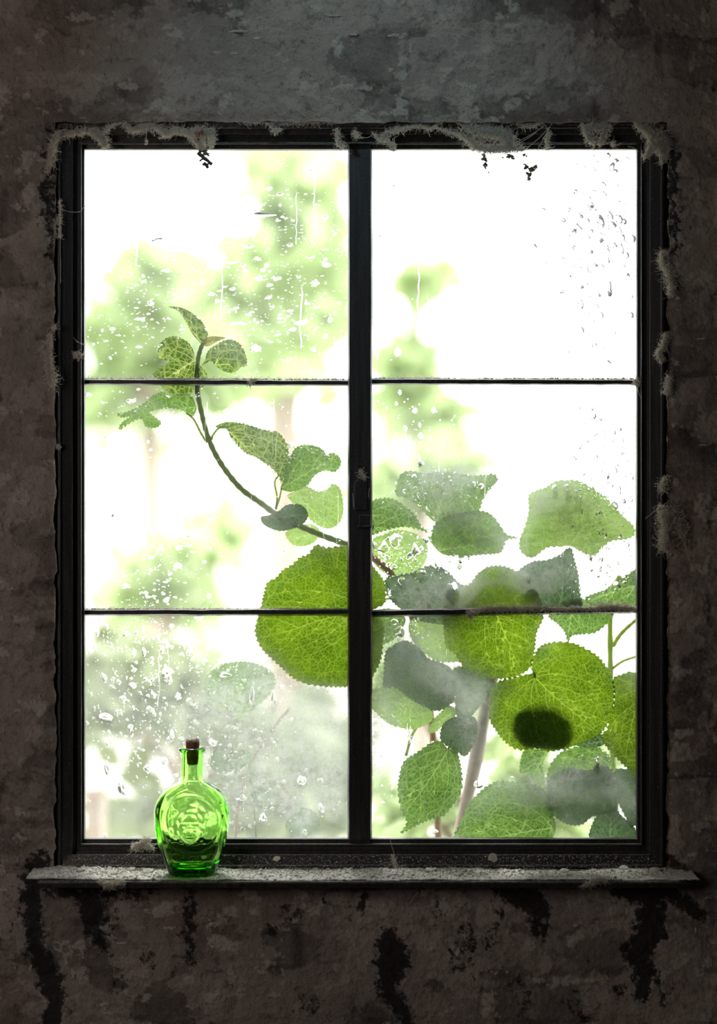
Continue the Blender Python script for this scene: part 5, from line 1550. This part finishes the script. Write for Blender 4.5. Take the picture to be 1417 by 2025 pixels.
# ------------------------------------------------------------------ bits hanging in the webs
def stick(label, a, b, r, y, name='twig', bits=()):
    mb = MB(); rnd = random.Random(3)
    pts = [P(a[0] + (b[0] - a[0]) * t, a[1] + (b[1] - a[1]) * t + rnd.gauss(0, .4), y) for t in np.linspace(0, 1, 8)]
    mb.tube(pts, [r * K * (1 + .12 * rnd.gauss(0, 1)) for _ in pts], 10)
    o = mb.build(name, M['twig'])
    tag(o, label, 'twig')
    return o


stick('short dark twig dangling in the cobweb over the upper left pane', (391, 302), (419, 325), 3.6, -.034)


def crumb_cluster(name, label, cat, pts, seed, y, mat='debris', leafy=0):
    rnd = random.Random(seed); mb = MB()
    for (x, z, r) in pts:
        for k in range(int(5 + r)):
            mb.rock(P(x + rnd.gauss(0, r * .4), z + rnd.gauss(0, r * .4), y + rnd.gauss(0, r * .3) * K), K * rnd.uniform(.35, .8) * r, .9, rnd)
    for k in range(leafy):
        x, z, r = rnd.choice(pts)
        p = [P(x, z, y)]
        an = rnd.random() * 6.28
        for i in range(3):
            x += math.cos(an) * r * .6; z += math.sin(an) * r * .6; an += rnd.gauss(0, .5)
            p.append(P(x, z, y))
        mb.tube(p, [K * .8, K * .6, K * .4, K * .2], 4)
    return tag(mb.build(name, M[mat], smooth=False), label, cat)


crumb_cluster('dry_husk', 'brown crumpled husk hanging from the twig over the upper left pane', 'husk', [(404, 300, 5), (409, 306, 4), (396, 298, 4)], 1, -.0345, 'debris', 8)
crumb_cluster('seed_clump', 'dark crumbs stuck under the twig over the upper left pane', 'debris', [(398, 316, 3), (406, 325, 5), (411, 330, 3)], 2, -.0335, 'twig', 4)
crumb_cluster('dry_husk', 'pale green seed hanging on a thread from the top left moulding', 'seed', [(289, 279, 4), (289, 284, 3)], 3, -.038, 'web', 3)
crumb_cluster('debris_clump', 'ragged debris clump hanging left over the upper right pane', 'debris', [(955, 306, 4), (957, 316, 5), (959, 326, 4), (960, 333, 2), (966, 340, 2)], 4, -.033, 'debris', 12)
crumb_cluster('debris_clump', 'small brown scrap at the top edge of the upper right pane', 'debris', [(1005, 308, 4), (1014, 311, 4), (993, 312, 2)], 5, -.033, 'debris', 8)
crumb_cluster('debris_clump', 'tiny speck cluster at the top edge, right of the brown scrap', 'debris', [(1036, 306, 3), (1040, 309, 2)], 6, -.033, 'debris', 4)
crumb_cluster('dry_insect', 'dangling dry insect husk below the web over the upper right pane', 'insect', [(1040, 330, 5), (1050, 336, 6), (1058, 330, 4), (1046, 346, 5), (1045, 354, 4)], 7, -.033, 'debris', 16)
crumb_cluster('debris_clump', 'reddish flake knotted in the cobweb at the top left', 'debris', [(393, 263, 4), (398, 260, 3), (390, 266, 3)], 8, -.042, 'cork', 2)
crumb_cluster('debris_clump', 'pinkish crumb on the top moulding between the cobwebs', 'debris', [(543, 262, 4), (547, 258, 3)], 9, -.039, 'flake', 2)
